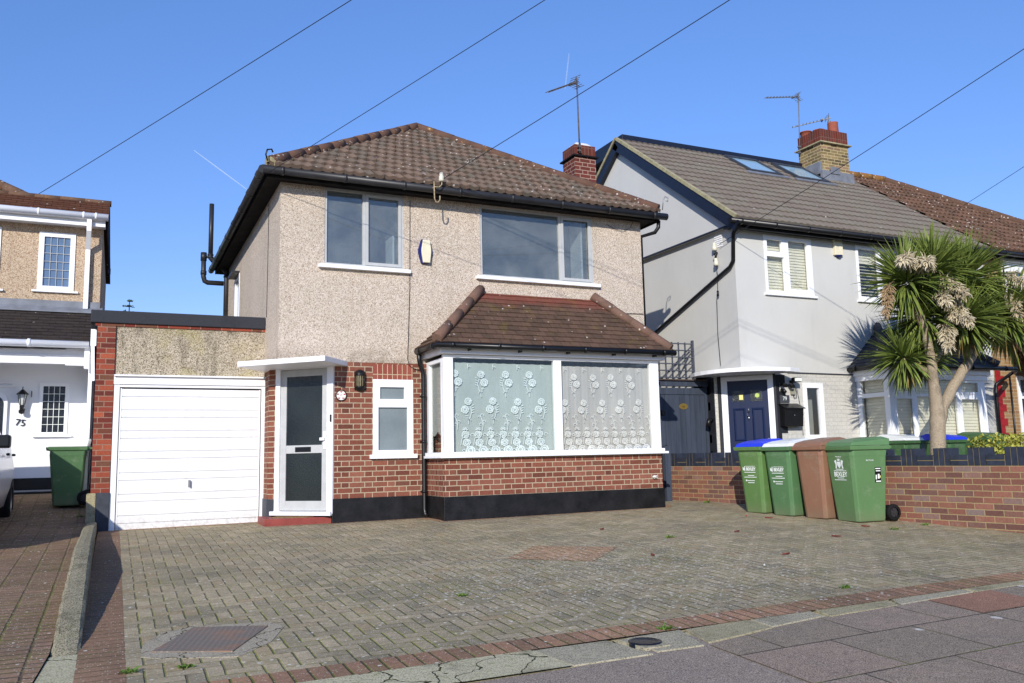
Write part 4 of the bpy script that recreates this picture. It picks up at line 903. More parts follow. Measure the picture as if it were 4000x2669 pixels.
# insulator on bracket
def insul(mb,x,y,z,s=1.): mb.lathe([(0,.075*s),(.022*s,.075*s),(.028*s,.06*s),(.026*s,.03*s),(.034*s,.022*s),(.036*s,-.03*s),(.03*s,-.045*s),(0,-.045*s)],(x,y,z),14)
a=thing('insulator_bracket','cream ceramic insulator on a rusty hook under the main gutter','insulator',(4.26,-.4,4.87))
mb=MB(); insul(mb,4.315,-.42,5.0,1.15); mb.obj('insulator',M_ceram,a)
mb=MB(); mb.tube([(4.32,-.42,4.97),(4.32,-.42,4.90),(4.28,-.42,4.86),(4.21,-.40,4.86)],.009,6); mb.tube([(4.205,-.40,4.94),(4.21,-.40,4.68),(4.23,-.40,4.63),(4.27,-.40,4.63),(4.295,-.40,4.67),(4.295,-.40,4.73)],.010,6); mb.tube([(4.205,-.40,4.86),(4.205,-.02,4.82)],.009,6); mb.obj('hook',M_rust,a)
# TV aerials
def yagi(name,base,top,tip,label,cat_group,mat,nel=9,elw=.13,par=None,lash=None,tl=1.,refl=True):
    a=thing(name,label,'aerial',base,'television aerials on the chimneys'); base=Vector(base);top=Vector(top);tip=Vector(tip)
    mb=MB(); mb.tube([base,top],.014,6)
    if lash:
        for z in lash: mb.box(base.x-.03,base.x+.03,base.y-.02,base.y+.05,z-.015,z+.015)
    mb.obj('mast',mat,a)
    hd=top-Vector((0,0,.07)); d=(tip-hd); L=d.length; d.normalize(); side=d.cross(Vector((0,0,1))).normalized(); u=side.cross(d)
    mb=MB(); mb.bar(hd-d*.06,tip,.020,.020)
    for i in range(nel):
        p=hd+d*(L*(.22+.77*i/(nel-1))); mb.bar(p-side*elw/2+u*.012,p+side*elw/2+u*.012,.011,.011)
    b=mb.obj('boom',mat,a,weld=False)
    mb=MB()
    for s_ in (-1,1):
        mb.bar(hd+d*.10,hd-d*.05+u*.10*s_,.012,.012)
        for k in range(3): c=hd+d*(.08-.05*k)+u*(.03+.035*k)*s_; mb.bar(c-side*elw*.8,c+side*elw*.8,.008,.008)
    mb.bar(hd+d*.16-side*.09,hd+d*.16+side*.09,.03,.03); mb.obj('reflector',mat,b,weld=False)
    return a
yagi('tv_aerial',(7.73,1.33,6.45),(7.70,1.30,7.90),(6.93,1.0,7.38),'tall rusty television aerial on the red brick chimney','',flat('weathered_aerial_metal',(104,98,96),.7,.3,metal=.3,var=.3,sc_=20),9,.15,lash=(6.5,6.58))
#PART3
# ================= GREY HOUSE (79)
G=thing('grey_rendered_house','light grey rendered gabled house with grey tiled roof and navy door','house',(13,0,0))
GX,GF,GE=10.05,-.1,16.75
mb=MB(); ZG=4.93
wallh(mb,(GX,GF),(GE,GF),2.245,ZG,[(10.74-GX,11.89-GX,3.70,4.80),(13.04-GX,13.98-GX,3.70,4.80)],.06)
mb.obj('front_wall',M_grey,G)
mb=MB(); wallh(mb,(GX,8.5),(GX,GF),2.245,4.90,[]); wallh(mb,(GX,8.5),(GX,.75),-.2,2.245,[]); wallh(mb,(22.5,GF+.02),(22.5,8.5),-.2,4.9,[]); wallh(mb,(22.5,8.5),(GX,8.5),-.2,4.9,[]); mb.poly([(GX,GF,2.245),(GE,GF,2.245),(GE,.02,2.245),(GX,1.1,2.245)]); mb.obj('side_wall',M_grey,G)
RY,RZ=3.4,7.76; ge,gze=-.42,4.965; VX=9.86
kk=(RZ-gze)/(RY-ge)
mb=MB(); q_=.085; mb.poly([(GX-q_,7.2,4.9),(GX-q_,GF-.02,4.9),(GX-q_,GF-.02,gze+kk*(GF-ge)-.1),(GX-q_,RY,RZ-.1),(GX-q_,7.2,4.96)]); mb.poly([(GX-q_,7.2,4.9),(GX,7.2,4.9),(GX,GF-.02,4.9),(GX-q_,GF-.02,4.9)]); mb.poly([(GX-q_,GF-.02,4.9),(GX,GF-.02,4.9),(GX,GF-.02,5.1),(GX-q_,GF-.02,5.1)]); mb.obj('gable_wall',M_gable,G)
mb=MB(); mb.bar((GX-.09,7.2,4.91),(GX-.09,GF,4.90),.025,.03); mb.obj('string_course',M_navy,G)
sg=math.hypot(RY-ge,RZ-gze)
tiled('roof',(VX,ge,gze),(1,0,0),(0,RY-ge,RZ-gze),7,sg,[(0,0),(16.55-VX,0),(16.55-VX,sg),(0,sg)],.15,.335,.016,.026,M_greytile,G,jit=.001,stag=False)
# verge and barge boards
nn=Vector((0,-(RZ-gze),RY-ge)).normalized()
def P3(x,t,h=0): return Vector((x,ge+(RY-ge)*t,gze+(RZ-gze)*t))+nn*h
mb=MB(); mb.bar(P3(VX-.0,0,.015),P3(VX,1,.015),.07,.06,upv=nn); mb.bar(Vector((VX,RY,RZ+.01)),Vector((VX,7.25,RZ-kk*3.85)),.07,.06); mb.obj('mortar_verge',M_verge,G)
mb=MB(); mb.bar(P3(VX+.005,-.02,-.13),P3(VX+.005,1.0,-.13),.035,.20,upv=nn); mb.bar((VX+.005,RY-.02,RZ-.14),(VX+.005,7.25,RZ-.14-kk*3.85),.035,.20); mb.obj('bargeboard',M_navy,G)
mb=MB(); mb.hull8([P3(VX+.02,0,-.20),P3(GX,0,-.20),P3(GX,1,-.20),P3(VX+.02,1,-.20)],[P3(VX+.02,0,-.17),P3(GX,0,-.17),P3(GX,1,-.17),P3(VX+.02,1,-.17)]); mb.hull8([(VX+.02,RY,RZ-.26),(GX,RY,RZ-.26),(GX,7.2,RZ-.26-kk*3.8),(VX+.02,7.2,RZ-.26-kk*3.8)],[(VX+.02,RY,RZ-.22),(GX,RY,RZ-.22),(GX,7.2,RZ-.22-kk*3.8),(VX+.02,7.2,RZ-.22-kk*3.8)]); mb.obj('verge_soffit',M_navy,G)
mb=MB(); mb.poly([(VX,RY,RZ),(16.4,RY,RZ),(16.4,7.25,RZ-kk*3.85),(VX,7.25,RZ-kk*3.85)]); mb.obj('back_roof',M_greytile,G)
# rear dormer
mb=MB(); mb.box(10.06,15.6,RY+.05,7.6,7.60,7.93); mb.obj('dormer_fascia',M_navy,G,bevel=.01)
mb=MB(); mb.box(10.3,15.4,RY+.4,7.4,5.0,7.62); mb.obj('dormer_wall',M_slatepanel,G)
# skylights
def skyl(x0,x1,t0,t1):
    o=None; mb=MB(); fwd=.06
    def q(a,b,c0,c1,h0,h1,m_): m_.hull8([P3(a,c0,h0),P3(b,c0,h0),P3(b,c1,h0),P3(a,c1,h0)],[P3(a,c0,h1),P3(b,c0,h1),P3(b,c1,h1),P3(a,c1,h1)])
    dt=.07/sg
    q(x0,x1,t0,t0+dt*1.4,0,.075,mb);q(x0,x1,t1-dt*1.4,t1,0,.085,mb);q(x0,x0+.08,t0+dt*1.4,t1-dt*1.4,0,.075,mb);q(x1-.08,x1,t0+dt*1.4,t1-dt*1.4,0,.075,mb)
    o=mb.obj('skylight',M_greyplinth,G)
    mb=MB(); q(x0+.08,x1-.08,t0+dt*1.4,t1-dt*1.4,.04,.055,mb); mb.obj('pane',flat('skylight_glass',(150,180,196),.08,.8,var=.03),o)
    mb=MB(); q(x0-.12,x1+.12,t0-dt*2.0,t0,.03,.05,mb); mb.obj('lead_apron',M_lead,o)
skyl(12.72,13.66,.735,.965); skyl(14.12,15.1,.735,.965)
# gutter & fascia
mb=MB(); mb.box(VX+.05,GE+6,GF-.20,GF-.17,4.81,4.95); mb.box(VX+.05,GE+6,GF-.17,GF+.1,4.845,4.86); mb.obj('fascia',M_black,G)
gutter('gutter',[(VX-.12,-.40,4.90),(22.8,-.40,4.90)],.058,M_black,G,.8)
mb=MB(); mb.tube([(GX-.06,-.34,4.86),(GX-.05,-.16,4.74),(GX-.05,-.12,4.25),(GX-.05,-.02,4.15),(GX-.05,2.9,3.12),(GX-.05,6,2.1)],.036,8); mb.tube([(GX-.1,-.42,4.90),(GX-.1,-.18,4.89)],.05,8); mb.obj('downpipe',M_black,G,weld=False)
mb=MB(); 
for i in range(6):
    for j in range(6): mb.box(GX-.012,GX,.22+.038*i,.245+.038*i,4.60+.038*j,4.625+.038*j)
tv=mb.obj('vent_grille',M_white,G,weld=False)
# upper windows with shutters
def shut(x0,x1,z0,z1,y,par,pitch=.055,mat=None,openz=None):
    mb=MB(); z=z0
    while z<z1-.01:
        if openz and openz[0]<z<openz[1]: mb.hull8([(x0,y,z),(x1,y,z),(x1,y+.045,z+.004),(x0,y+.045,z+.004)],[(x0,y,z+.010),(x1,y,z+.010),(x1,y+.045,z+.014),(x0,y+.045,z+.014)])
        else: mb.hull8([(x0,y-.004,z),(x1,y-.004,z),(x1,y+.006,z),(x0,y+.006,z)],[(x0,y+.012,z+pitch*.97),(x1,y+.012,z+pitch*.97),(x1,y+.02,z+pitch*.97),(x0,y+.02,z+pitch*.97)])
        z+=pitch
    return mb.obj('shutter_slats',mat or M_shut,par,weld=False)
wg=window('window',(10.74,GF,3.70),(1,0,0),1.15,1.10,[(.07,.42,.80,1.02),(.05,.46,.06,.70),(.58,1.04,.11,1.03)],.05,M_upvc,M_glass,G,depth=.06,inset=-.01,sill=(.05,.04,.05))
shut(10.76,11.87,3.72,4.79,GF+.11,wg); mb=MB(); mb.box(10.7,11.9,GF+.2,GF+.22,3.6,4.85); mb.obj('dark_backing',M_dark,wg)
wg=window('window',(13.04,GF,3.70),(1,0,0),.94,1.10,[(.06,.58,.08,1.03),(.66,.90,.08,1.03)],.05,M_upvc,M_glass,G,depth=.06,inset=-.01,sill=(.05,.04,.05))
shut(13.06,13.96,3.72,4.79,GF+.11,wg,.062,openz=(3.6,4.42)); mb=MB(); mb.box(13.0,14.0,GF+.3,GF+.32,3.6,4.85); mb.obj('dark_backing',M_dark,wg)
a=thing('cream_alarm_box','cream burglar alarm box with blue strobe high on the grey wall','alarm box',(12.54,GF,4.7))
mb=MB(); mb.hull8([(12.44,GF-.07,4.54),(12.65,GF-.07,4.54),(12.65,GF,4.54),(12.44,GF,4.54)],[(12.45,GF-.06,4.85),(12.65,GF-.06,4.85),(12.65,GF,4.85),(12.45,GF,4.85)]); mb.obj('cover',M_cream,a,bevel=.008)
mb=MB(); mb.lathe([(.0,-.03),(.05,-.028),(.065,-.012),(.07,.0)],(12.55,GF-.035,4.54),14); mb.obj('strobe',M_blue,a)
# ground floor: painted brick, splay, door
mb=MB(); SY=.64
S0=Vector((GX+.06,SY,0)); S1=Vector((10.79,-.09,0)); SL=(S1-S0).length; sd=(S1-S0).normalized(); sn=Vector((sd.y,-sd.x,0))
wallh(mb,(10.79,GF+.006),(GE,GF+.006),-.2,2.25,[(11.46-10.79,11.94-10.79,1.03,2.06)],.06); wallh(mb,(GX,1.3),(GX,SY+.06),-.2,2.245,[]); wallh(mb,(GX,SY+.06),(GX+.06,SY),-.2,2.245,[]); wallh(mb,(GX+.06,SY),(10.79,-.094),-.2,2.245,[(.055,.985,-.1,2.2)],.02)
mb.obj('painted_brick_wall',M_greybrick,G)
mb=MB(); mb.bar((11.1,GF-.004,2.245),(12.78,GF-.004,2.235),.02,.02); mb.obj('render_stop_bead',M_greyplinth,G)
def sbox(mb,a0,a1,z0,z1,c0,c1,mi=None):
    P=lambda a,c,z:S0+sd*a+sn*c+Vector((0,0,z))
    mb.hull8([P(a0,c1,z0),P(a1,c1,z0),P(a1,c0,z0),P(a0,c0,z0)],[P(a0,c1,z1),P(a1,c1,z1),P(a1,c0,z1),P(a0,c0,z1)],mi)
# quoins
mb=MB()
for i in range(15):
    z=-.05+i*.15
    mb.box(GX-.012,GX+.03,SY+.05,SY+(.16 if i%2 else .30),z,z+.15)
mb.obj('dark_quoins',flat('charcoal_paint',(38,40,46),.5,.3,var=.15),G,weld=False)
mb=MB()
for i in range(15):
    z=-.05+i*.15; mb.box(10.80,(10.89 if i%2 else 11.03),GF-.012,GF+.01,z,z+.15)
mb.obj('dark_quoins',flat('charcoal_paint',(38,40,46)),G,weld=False)
mb=MB(); sbox(mb,.055,.165,.05,2.2,-.05,.015);sbox(mb,.885,.985,.05,2.2,-.05,.015);sbox(mb,.165,.885,2.12,2.2,-.05,.015);sbox(mb,.0,.055,.0,2.24,-.02,.012);  mb.obj('door_frame',M_upvc,G,bevel=.004)
mb=MB(); sbox(mb,-.01,.055,.0,2.24,.002,.018); sbox(mb,.985,1.03,.0,2.24,.002,.018); mb.obj('dark_trim',flat('charcoal_paint',(38,40,46)),G)
mb=MB(); sbox(mb,.165,.885,.08,2.115,-.045,-.02); dd=mb.obj('front_door',M_navydoor,G)
def panel(z0,z1,a0,a1):
    mb=MB(); P=lambda a,c,z:S0+sd*a+sn*c+Vector((0,0,z)); o=.022
    outer=[P(a0,-.018,z0),P(a1,-.018,z0),P(a1,-.018,z1),P(a0,-.018,z1)]; mid=[P(a0+o,-.006,z0+o),P(a1-o,-.006,z0+o),P(a1-o,-.006,z1-o),P(a0+o,-.006,z1-o)]
    inn=[P(a0+o*2,-.017,z0+2*o),P(a1-o*2,-.017,z0+2*o),P(a1-o*2,-.017,z1-2*o),P(a0+o*2,-.017,z1-2*o)]
    for A_,B_ in ((outer,mid),(mid,inn)):
        for i in range(4): j=(i+1)%4; mb.poly([A_[i],A_[j],B_[j],B_[i]])
    mb.poly(inn); mb.obj('panel',M_navydoor,dd)
for a0,a1 in ((.25,.47),(.58,.80)): panel(1.02,1.62,a0,a1); panel(.2,.75,a0,a1)
for a0,a1 in ((.25,.46),(.57,.78)):
    mb=MB(); sbox(mb,a0,a1,1.74,1.94,-.018,-.012); mb.obj('pane',M_frostd,dd)
mb=MB(); sbox(mb,.37,.44,1.77,1.86,-.010,-.006); mb.obj('sticker',flat('yellow_white_sticker',(226,220,140),.6,.2),dd)
mb=MB(); P_=S0+sd*.69+sn*-.008+Vector((0,0,1.84)); 
for k in range(14): a1_,a2_=2*math.pi*k/14,2*math.pi*(k+1)/14; mb.poly([P_,P_+sd*.04*math.cos(a1_)+Vector((0,0,.04*math.sin(a1_))),P_+sd*.04*math.cos(a2_)+Vector((0,0,.04*math.sin(a2_)))])
mb.obj('round_sticker',flat('lime_round_sticker',(176,198,110),.6,.2),dd)
mb=MB(); kc=S0+sd*.525+sn*-.01+Vector((0,0,1.50)); mb.lathe([(0,.02),(.03,.015),(.045,0),(.045,-.012)],kc+Vector((0,0,0)),12,axis='y'); mb.tube([kc+Vector((0,0,.12)),kc+Vector((0,0,.05))],[.006,.02],8); mb.tube([kc+Vector((0,0,-.04)),kc+sn*.03+Vector((0,0,-.09))],[.02,.01],8); mb.obj('knocker',M_chrome,dd,weld=False)
mb=MB(); sbox(mb,.835,.865,.82,1.06,-.018,-.005); sbox(mb,.72,.865,.925,.955,.0,.03); mb.obj('handle',M_chrome,dd)
mb=MB(); N_=14; C0=Vector((10.42,.27,0)); pts=[]
top=[]
hw=.98; 
for i in range(N_+1):
    t=i/N_; a=-hw+2*hw*t; dpt=.80*math.sin(math.pi*min(1,max(0,t)))**.6
    p=C0+sd*a+sn*(dpt+.0); pts.append((p.x,p.y))
ring=pts+[(11.0,.0),(GX+.02,1.2)]
ring=[(x,y) for x,y in pts]; mb.prism(ring,2.215,2.285); mb.obj('canopy',M_white,G,bevel=.004)
# slim window and bits
wg=window('window',(11.46,GF+.006,1.03),(1,0,0),.48,1.03,[(.08,.38,.08,.94)],.05,M_upvc,M_glass,G,depth=.07,inset=-.02,sill=(.03,.04,.03))
mb=MB(); mb.box(11.4,12.0,GF+.35,GF+.37,.9,2.1); mb.obj('dark_backing',M_netup,wg)
a=thing('black_post_box','black wall mounted letter box beside the navy door','letter box',(11.07,-.25,1.4))
mb=MB(); mb.hull8([(10.86,-.24,1.26),(11.28,-.24,1.26),(11.28,-.10,1.26),(10.86,-.10,1.26)],[(10.86,-.27,1.58),(11.28,-.27,1.58),(11.28,-.10,1.66),(10.86,-.10,1.66)]); mb.obj('box',M_black,a,bevel=.006)
mb=MB(); mb.hull8([(10.84,-.30,1.575),(11.30,-.30,1.575),(11.30,-.10,1.665),(10.84,-.10,1.665)],[(10.84,-.30,1.590),(11.30,-.30,1.590),(11.30,-.10,1.68),(10.84,-.10,1.68)]); mb.obj('flap',M_black,a); mb=MB(); mb.lathe([(.012,0),(0,-.006)],(11.07,-.262,1.46),8,axis='y'); mb.obj('lock',M_chrome,a)
a=thing('door_number_sign','grey door number sign reading 79','sign',(10.99,-.12,1.76)); mb=MB(); mb.box(10.88,11.10,-.125,-.112,1.70,1.83); mb.obj('plate',flat('mid_grey_sign',(70,72,78),.5,.3),a); text('79',.10,Vector((10.99,-.127,1.765)),FRONT,M_print,'number',a)
a=thing('security_light','black twin security light and camera at the right of the canopy','security light',(11.1,-.2,2.05))
mb=MB(); mb.box(11.08,11.26,-.30,-.22,2.06,2.14); mb.box(11.14,11.2,-.22,-.10,2.05,2.1); mb.obj('floodlight',M_black,a,bevel=.01); mb=MB(); mb.box(11.09,11.25,-.306,-.301,2.07,2.13); mb.obj('lens',M_print,a)
mb=MB(); mb.tube([(11.12,-.12,2.0),(11.10,-.24,1.98)],.035,8); mb.tube([(10.93,-.12,2.02),(10.90,-.28,1.99)],.035,8); mb.tube([(10.93,-.12,1.93),(10.93,-.22,1.88)],.03,8); mb.obj('camera',M_black,a,weld=False)
a=thing('junction_box','small grey junction box with looping cable on the painted brick','junction box',(11.2,-.1,1.9)); mb=MB(); mb.box(11.15,11.24,-.14,-.10,1.84,1.95); mb.obj('box',flat('grey_beige_box',(150,148,132),.6,.3),a,bevel=.004)
mb=MB(); mb.tube([(11.2,-.12,1.84),(11.22,-.12,1.78),(11.27,-.12,1.78),(11.28,-.12,1.9),(11.24,-.12,2.0),(11.16,-.12,2.08)],.006,5); mb.tube([(11.16,-.12,2.1),(11.30,-.115,1.95),(11.36,-.115,1.6),(11.38,-.115,1.1)],.004,5); mb.obj('cable',M_wire,a,weld=False)
a=thing('side_wall_lamp','small black lamp on the quoins left of the navy door','wall lamp',(9.98,.75,1.35)); mb=MB(); mb.tube([(10.02,.74,1.42),(9.94,.74,1.42),(9.92,.74,1.30)],[.03,.04,.05],8); mb.obj('lamp_body',M_black,a)
# grey bay window
gb0,gb1,gby=12.80,15.40,-.85
mb=MB(); wallh(mb,(gb0,gby),(gb1,gby),-.1,.98,[]);wallh(mb,(gb0,GF),(gb0,gby),-.1,.98,[]);wallh(mb,(gb1,gby),(gb1,GF),-.1,.98,[]); mb.obj('bay_base',M_greybrick,G)
mb=MB(); mb.box(gb0-.05,gb1+.05,gby-.05,gby+.06,.97,1.03); mb.box(gb0-.05,gb0+.05,gby+.06,GF,.97,1.03); mb.box(gb1-.05,gb1+.05,gby+.06,GF,.97,1.03)
mb.box(gb0-.04,gb1+.04,gby-.04,gby+.06,2.10,2.20); mb.box(gb0-.04,gb0+.05,gby+.06,GF,2.10,2.20); mb.box(gb1-.05,gb1+.04,gby+.06,GF,2.10,2.20)
mb.box(gb0-.08,gb1+.08,gby-.09,gby-.04,2.20,2.30); mb.box(gb0-.08,gb0-.04,gby-.04,GF,2.20,2.30); mb.box(gb1+.04,gb1+.08,gby-.04,GF,2.20,2.30)
for x,w_ in ((12.80,.12),(13.42,.08),(14.58,.08),(15.24,.16)): mb.box(x,x+w_,gby,gby+.06,1.03,2.10)
mb.box(gb0,gb0+.06,GF-.10,GF,1.03,2.10); mb.box(gb0,gb0+.06,gby+.06,gby+.12,1.03,2.10)
mb.box(12.92,15.24,gby+.005,gby+.055,1.78,1.83); mb.box(gb0+.005,gb0+.055,gby+.12,GF-.10,1.78,1.86)
gbw=mb.obj('bay_window',M_upvc,G,bevel=.003)
for a_,b_,c_,e_ in ((12.92,13.42,1.03,1.78),(12.92,13.42,1.83,2.1),(13.5,14.58,1.03,1.78),(13.5,14.58,1.83,2.1),(14.66,15.24,1.03,1.78),(14.66,15.24,1.83,2.1)):
    mb=MB(); s_=.045
    if b_-a_<.7:
        mb.box(a_,b_,gby-.004,gby+.02,c_,c_+s_);mb.box(a_,b_,gby-.004,gby+.02,e_-s_,e_);mb.box(a_,a_+s_,gby-.004,gby+.02,c_+s_,e_-s_);mb.box(b_-s_,b_,gby-.004,gby+.02,c_+s_,e_-s_); mb.obj('sash',M_upvc,gbw)
    mb=MB(); mb.box(a_,b_,gby+.02,gby+.028,c_,e_); mb.obj('pane',M_glass,gbw)
mb=MB(); mb.box(gb0+.02,gb0+.028,gby+.1,GF-.1,1.03,2.10); mb.obj('pane',M_glass,gbw)
shut(12.90,15.3,1.04,2.1,gby+.10,gbw,.06)
mb=MB(); z=1.04
while z<2.08: mb.hull8([(gb0+.10,gby+.1,z),(gb0+.115,gby+.1,z),(gb0+.115,GF-.1,z),(gb0+.10,GF-.1,z)],[(gb0+.118,gby+.1,z+.058),(gb0+.128,gby+.1,z+.058),(gb0+.128,GF-.1,z+.058),(gb0+.118,GF-.1,z+.058)]); z+=.06
mb.obj('shutter_slats',M_shut,gbw,weld=False)
mb=MB(); mb.box(gb0+.2,gb1-.1,gby+.2,gby+.22,.9,2.2); mb.obj('dark_backing',M_dark,gbw)
bz0,bz1=2.36,3.16; ba,bb_=gb0-.18,gb1+.18; by0=gby-.2
s1=math.hypot(by0-GF,bz1-bz0)
tiled('bay_roof',(ba,by0,bz0),(1,0,0),(0,GF-by0,bz1-bz0),3,s1,[(0,0),(bb_-ba,0),(bb_-ba-.85,s1),(.85,s1)],.165,.115,0,.014,M_greyslate,G,ns=1,jit=.001)
s2_=math.hypot(.85,bz1-bz0); tiled('bay_roof',(ba,GF,bz0),(0,-1,0),(.85,0,bz1-bz0),1,s2_,[(0,0),(GF-by0,0),(0,s2_)],.165,.115,0,.014,M_greyslate,G,ns=1,jit=.001)
mb=MB(); mb.poly([(bb_,by0,bz0),(bb_,GF,bz0),(bb_-.85,GF,bz1)]); mb.obj('bay_roof',M_greyslate,G)
caps('bay_hip_tiles',(ba,by0,bz0+.03),(ba+.85,GF,bz1+.04),.085,.4,M_greyslate,G); caps('bay_hip_tiles',(bb_,by0,bz0+.03),(bb_-.85,GF,bz1+.04),.085,.4,M_greyslate,G)
gutter('bay_gutter',[(ba,GF,bz0-.03),(ba,by0,bz0-.03),(bb_+.5,by0,bz0-.03)],.045,M_black,G)
mb=MB(); mb.tube([(16.85,-.5,2.36),(16.85,-.3,2.25),(16.72,-.16,2.12),(16.68,-.16,1.98),(16.68,-.16,-.1)],.036,8); mb.tube([(bb_+.5,by0,2.33),(16.85,-.5,2.33)],.045,8); mb.obj('downpipe',M_black,G,weld=False)
a=thing('wall_camera','small black bullet camera on the painted brick right of the bay','camera',(15.85,-.15,2.1)); mb=MB(); mb.tube([(15.85,-.10,2.16),(15.85,-.16,2.16),(15.80,-.20,2.05)],[.03,.03,.05],8); mb.obj('camera_body',M_black,a)
# grey house chimney
gc=chimney(15.33,16.22,2.8,3.55,7.0,8.24,8.60,M_stock,M_crown,G,proj=.07)
mb=MB(); mb.box(15.24,16.27,2.72,2.79,7.28,7.52); mb.box(15.24,15.31,2.79,3.3,7.45,7.75); mb.box(15.5,15.8,2.70,2.715,7.45,7.62); mb.obj('lead_flashing',M_lead,G)
for x,y,h in ((15.98,3.0,.30),(15.72,3.22,.15),(15.47,3.40,.13)):
    mb=MB(); mb.lathe([(.13,-.02),(.135,h*.85),(.15,h*.86),(.15,h),(.11,h),(.10,.0)] if h<.2 else [(.135,-.02),(.125,h*.9),(.13,h),(.11,h),(.10,.0)],(x,y,8.6),18); mb.obj('chimney_pot',M_pot,G)
# ================= THIRD HOUSE (attached)
K=thing('yellow_brick_house','yellow brick house with old brown roof partly hidden by the palm','house',(19,0,0))
mb=MB(); wallh(mb,(16.755,GF),(22.5,GF),-.2,4.9,[(17.45-16.755,20.4-16.755,1.0,2.3),(17.30-16.755,19.6-16.755,3.6,4.8)],.06); mb.obj('brick_wall',M_stockw,K)
mb=MB()
for i in range(17):
    z=-.1+i*.15; mb.box(16.78,(17.04 if i%2 else 16.94),GF-.012,GF+.01,z,z+.145)
mb.obj('red_quoins',M_redpaint,K,weld=False)
HX=18.05; hr=HX+ (RY-ge)*1.18
tiled('roof',(16.55,ge,gze),(1,0,0),(0,RY-ge,RZ-gze),7,sg,[(0,0),(22.9-16.55,0),(HX-16.55,sg),(0,sg)],.15,.31,.03,.028,M_browntile,K)
mb=MB(); mb.poly([(22.9,ge,gze),(22.9,8.6,gze),(HX,RY,RZ)]); mb.poly([(16.55,RY,RZ),(HX,RY,RZ),(22.9,7.4,gze),(16.55,7.4,gze)]); mb.obj('roof',M_browntile,K)
caps('ridge_tiles',(16.25,RY,RZ+.04),(HX,RY,RZ+.04),.11,.42,M_lich,K); caps('hip_tiles',(HX,RY,RZ+.04),(22.9,ge,gze+.04),.10,.42,M_browntile,K)
kw=window('window',(17.45,GF,1.0),(1,0,0),2.95,1.3,[(.08,.55,.08,.82),(.08,.55,.95,1.22),(.7,1.4,.08,1.22),(1.5,2.2,.08,1.22),(2.3,2.85,.08,1.22)],.05,M_upvc,M_frostd,K,depth=.06,inset=-.03,sill=(.05,.05,.05))
kw=window('window',(17.30,GF,3.6),(1,0,0),2.3,1.2,[(.10,.7,.70,.98),(.10,.7,.08,.55),(.85,1.5,.08,1.1),(1.6,2.2,.08,1.1)],.05,M_upvc,flat('painted_blue_reflection_glass',(84,104,140),.1,.7,var=.1),K,depth=.06,inset=-.05,sill=(.05,.05,.05))  # upper panes get their sky reflection as plain blue base colour
mb=MB(); mb.box(17.25,19.7,GF-.12,GF-.04,4.78,4.86); mb.obj('white_fascia',M_upvc,K)
mb=MB(); mb.tube([(17.22,GF-.02,2.3),(17.22,GF-.02,0)],.02,6); mb.tube([(17.2,by0+.1,2.34),(20.5,by0+.1,2.34)],.045,8); mb.obj('pipes',M_black,K,weld=False)
tiled('porch_roof',(16.9,by0,2.38),(1,0,0),(0,GF-by0,.7),4,1.15,[(0,0),(4,0),(4,1.15),(.3,1.15)],.165,.115,0,.014,M_75tile,K,ns=1)
# ================= NEIGHBOUR 75
Q=thing('neighbour_house','white and tan rendered house with dark lower roof at the left edge','house',(-2.5,3.3,.3))
UY=3.3
mb=MB(); wallh(mb,(-7,UY),(-.30,UY),3.3,4.86,[(7-1.215,7-.69,3.64,4.60),(7-2.9,7-1.745,3.62,4.62)],.05); mb.obj('upper_wall',M_dash75,Q)
mb=MB(); wallh(mb,(-.30,UY),(-.30,9),2.6,4.86,[]); wallh(mb,(-.30,9),(-7,9),0,4.86,[]); mb.obj('upper_side_wall',M_dash75,Q)
LY=3.55
mb=MB(); wallh(mb,(-7,LY),(-.36,LY),.30,3.2,[(7-1.115,7-.70,1.33,2.17)],.04); wallh(mb,(-.36,LY),(-.36,9),.0,3.3,[]); mb.obj('lower_wall',M_w75,Q)
mb=MB(); mb.box(-7,-.72,2.52,2.62,2.38,2.60); mb.box(-.72,-.40,2.52,2.62,2.36,2.62); mb.box(-7,-.36,2.50,2.54,2.50,2.515); mb.box(-7,-.38,2.62,LY,2.56,2.58); mb.obj('porch_beam',M_white,Q)
mb=MB(); mb.box(-.40,-.35,2.54,LY,.3,2.56); mb.obj('porch_cheek',M_w75,Q)
mb=MB(); mb.box(-7,-.62,LY-.03,LY,.28,.66); mb.box(-7,-.62,LY-.16,LY-.031,.3,.44); mb.obj('black_base',M_black,Q); mb=MB(); mb.box(-7,-.62,LY-.165,LY-.155,.45,.475); mb.obj('threshold_strip',M_alu,Q)
def leaded(name,x0,z0,w_,h_,y,nc,nr,par,glassm,fr=.075,bar=M_alu):
    o=window('window',(x0,y,z0),(1,0,0),w_,h_,[(fr,w_-fr,fr,h_-fr)],.05,M_upvc,glassm,par,depth=.05,inset=-.02,sill=(.07,.03,.05))
    mb=MB(); yy=y+.0
    for i in range(1,nc): x=x0+fr+(w_-2*fr)*i/nc; mb.box(x-.004,x+.004,yy-.006,yy,z0+fr,z0+h_-fr)
    for i in range(1,nr): z=z0+fr+(h_-2*fr)*i/nr; mb.box(x0+fr,x0+w_-fr,yy-.007,yy-.001,z-.004,z+.004)
    mb.obj('lead_bars',bar,o,weld=False); return o
M_g75=flat('painted_sky_reflection_glass',(96,118,146),.06,.7,var=.08); M_g75d=mat_frost('dark_reflecting_glass',(24,28,34),(44,48,54))  # upper panes: reflected sky painted as a flat blue base colour
leaded('window',-1.215,3.64,.525,.96,UY,4,6,Q,M_g75); leaded('window',-2.9,3.62,1.155,1.0,UY,8,6,Q,M_g75); leaded('window',-1.115,1.33,.415,.84,LY,4,6,Q,M_g75d,.05,M_print)
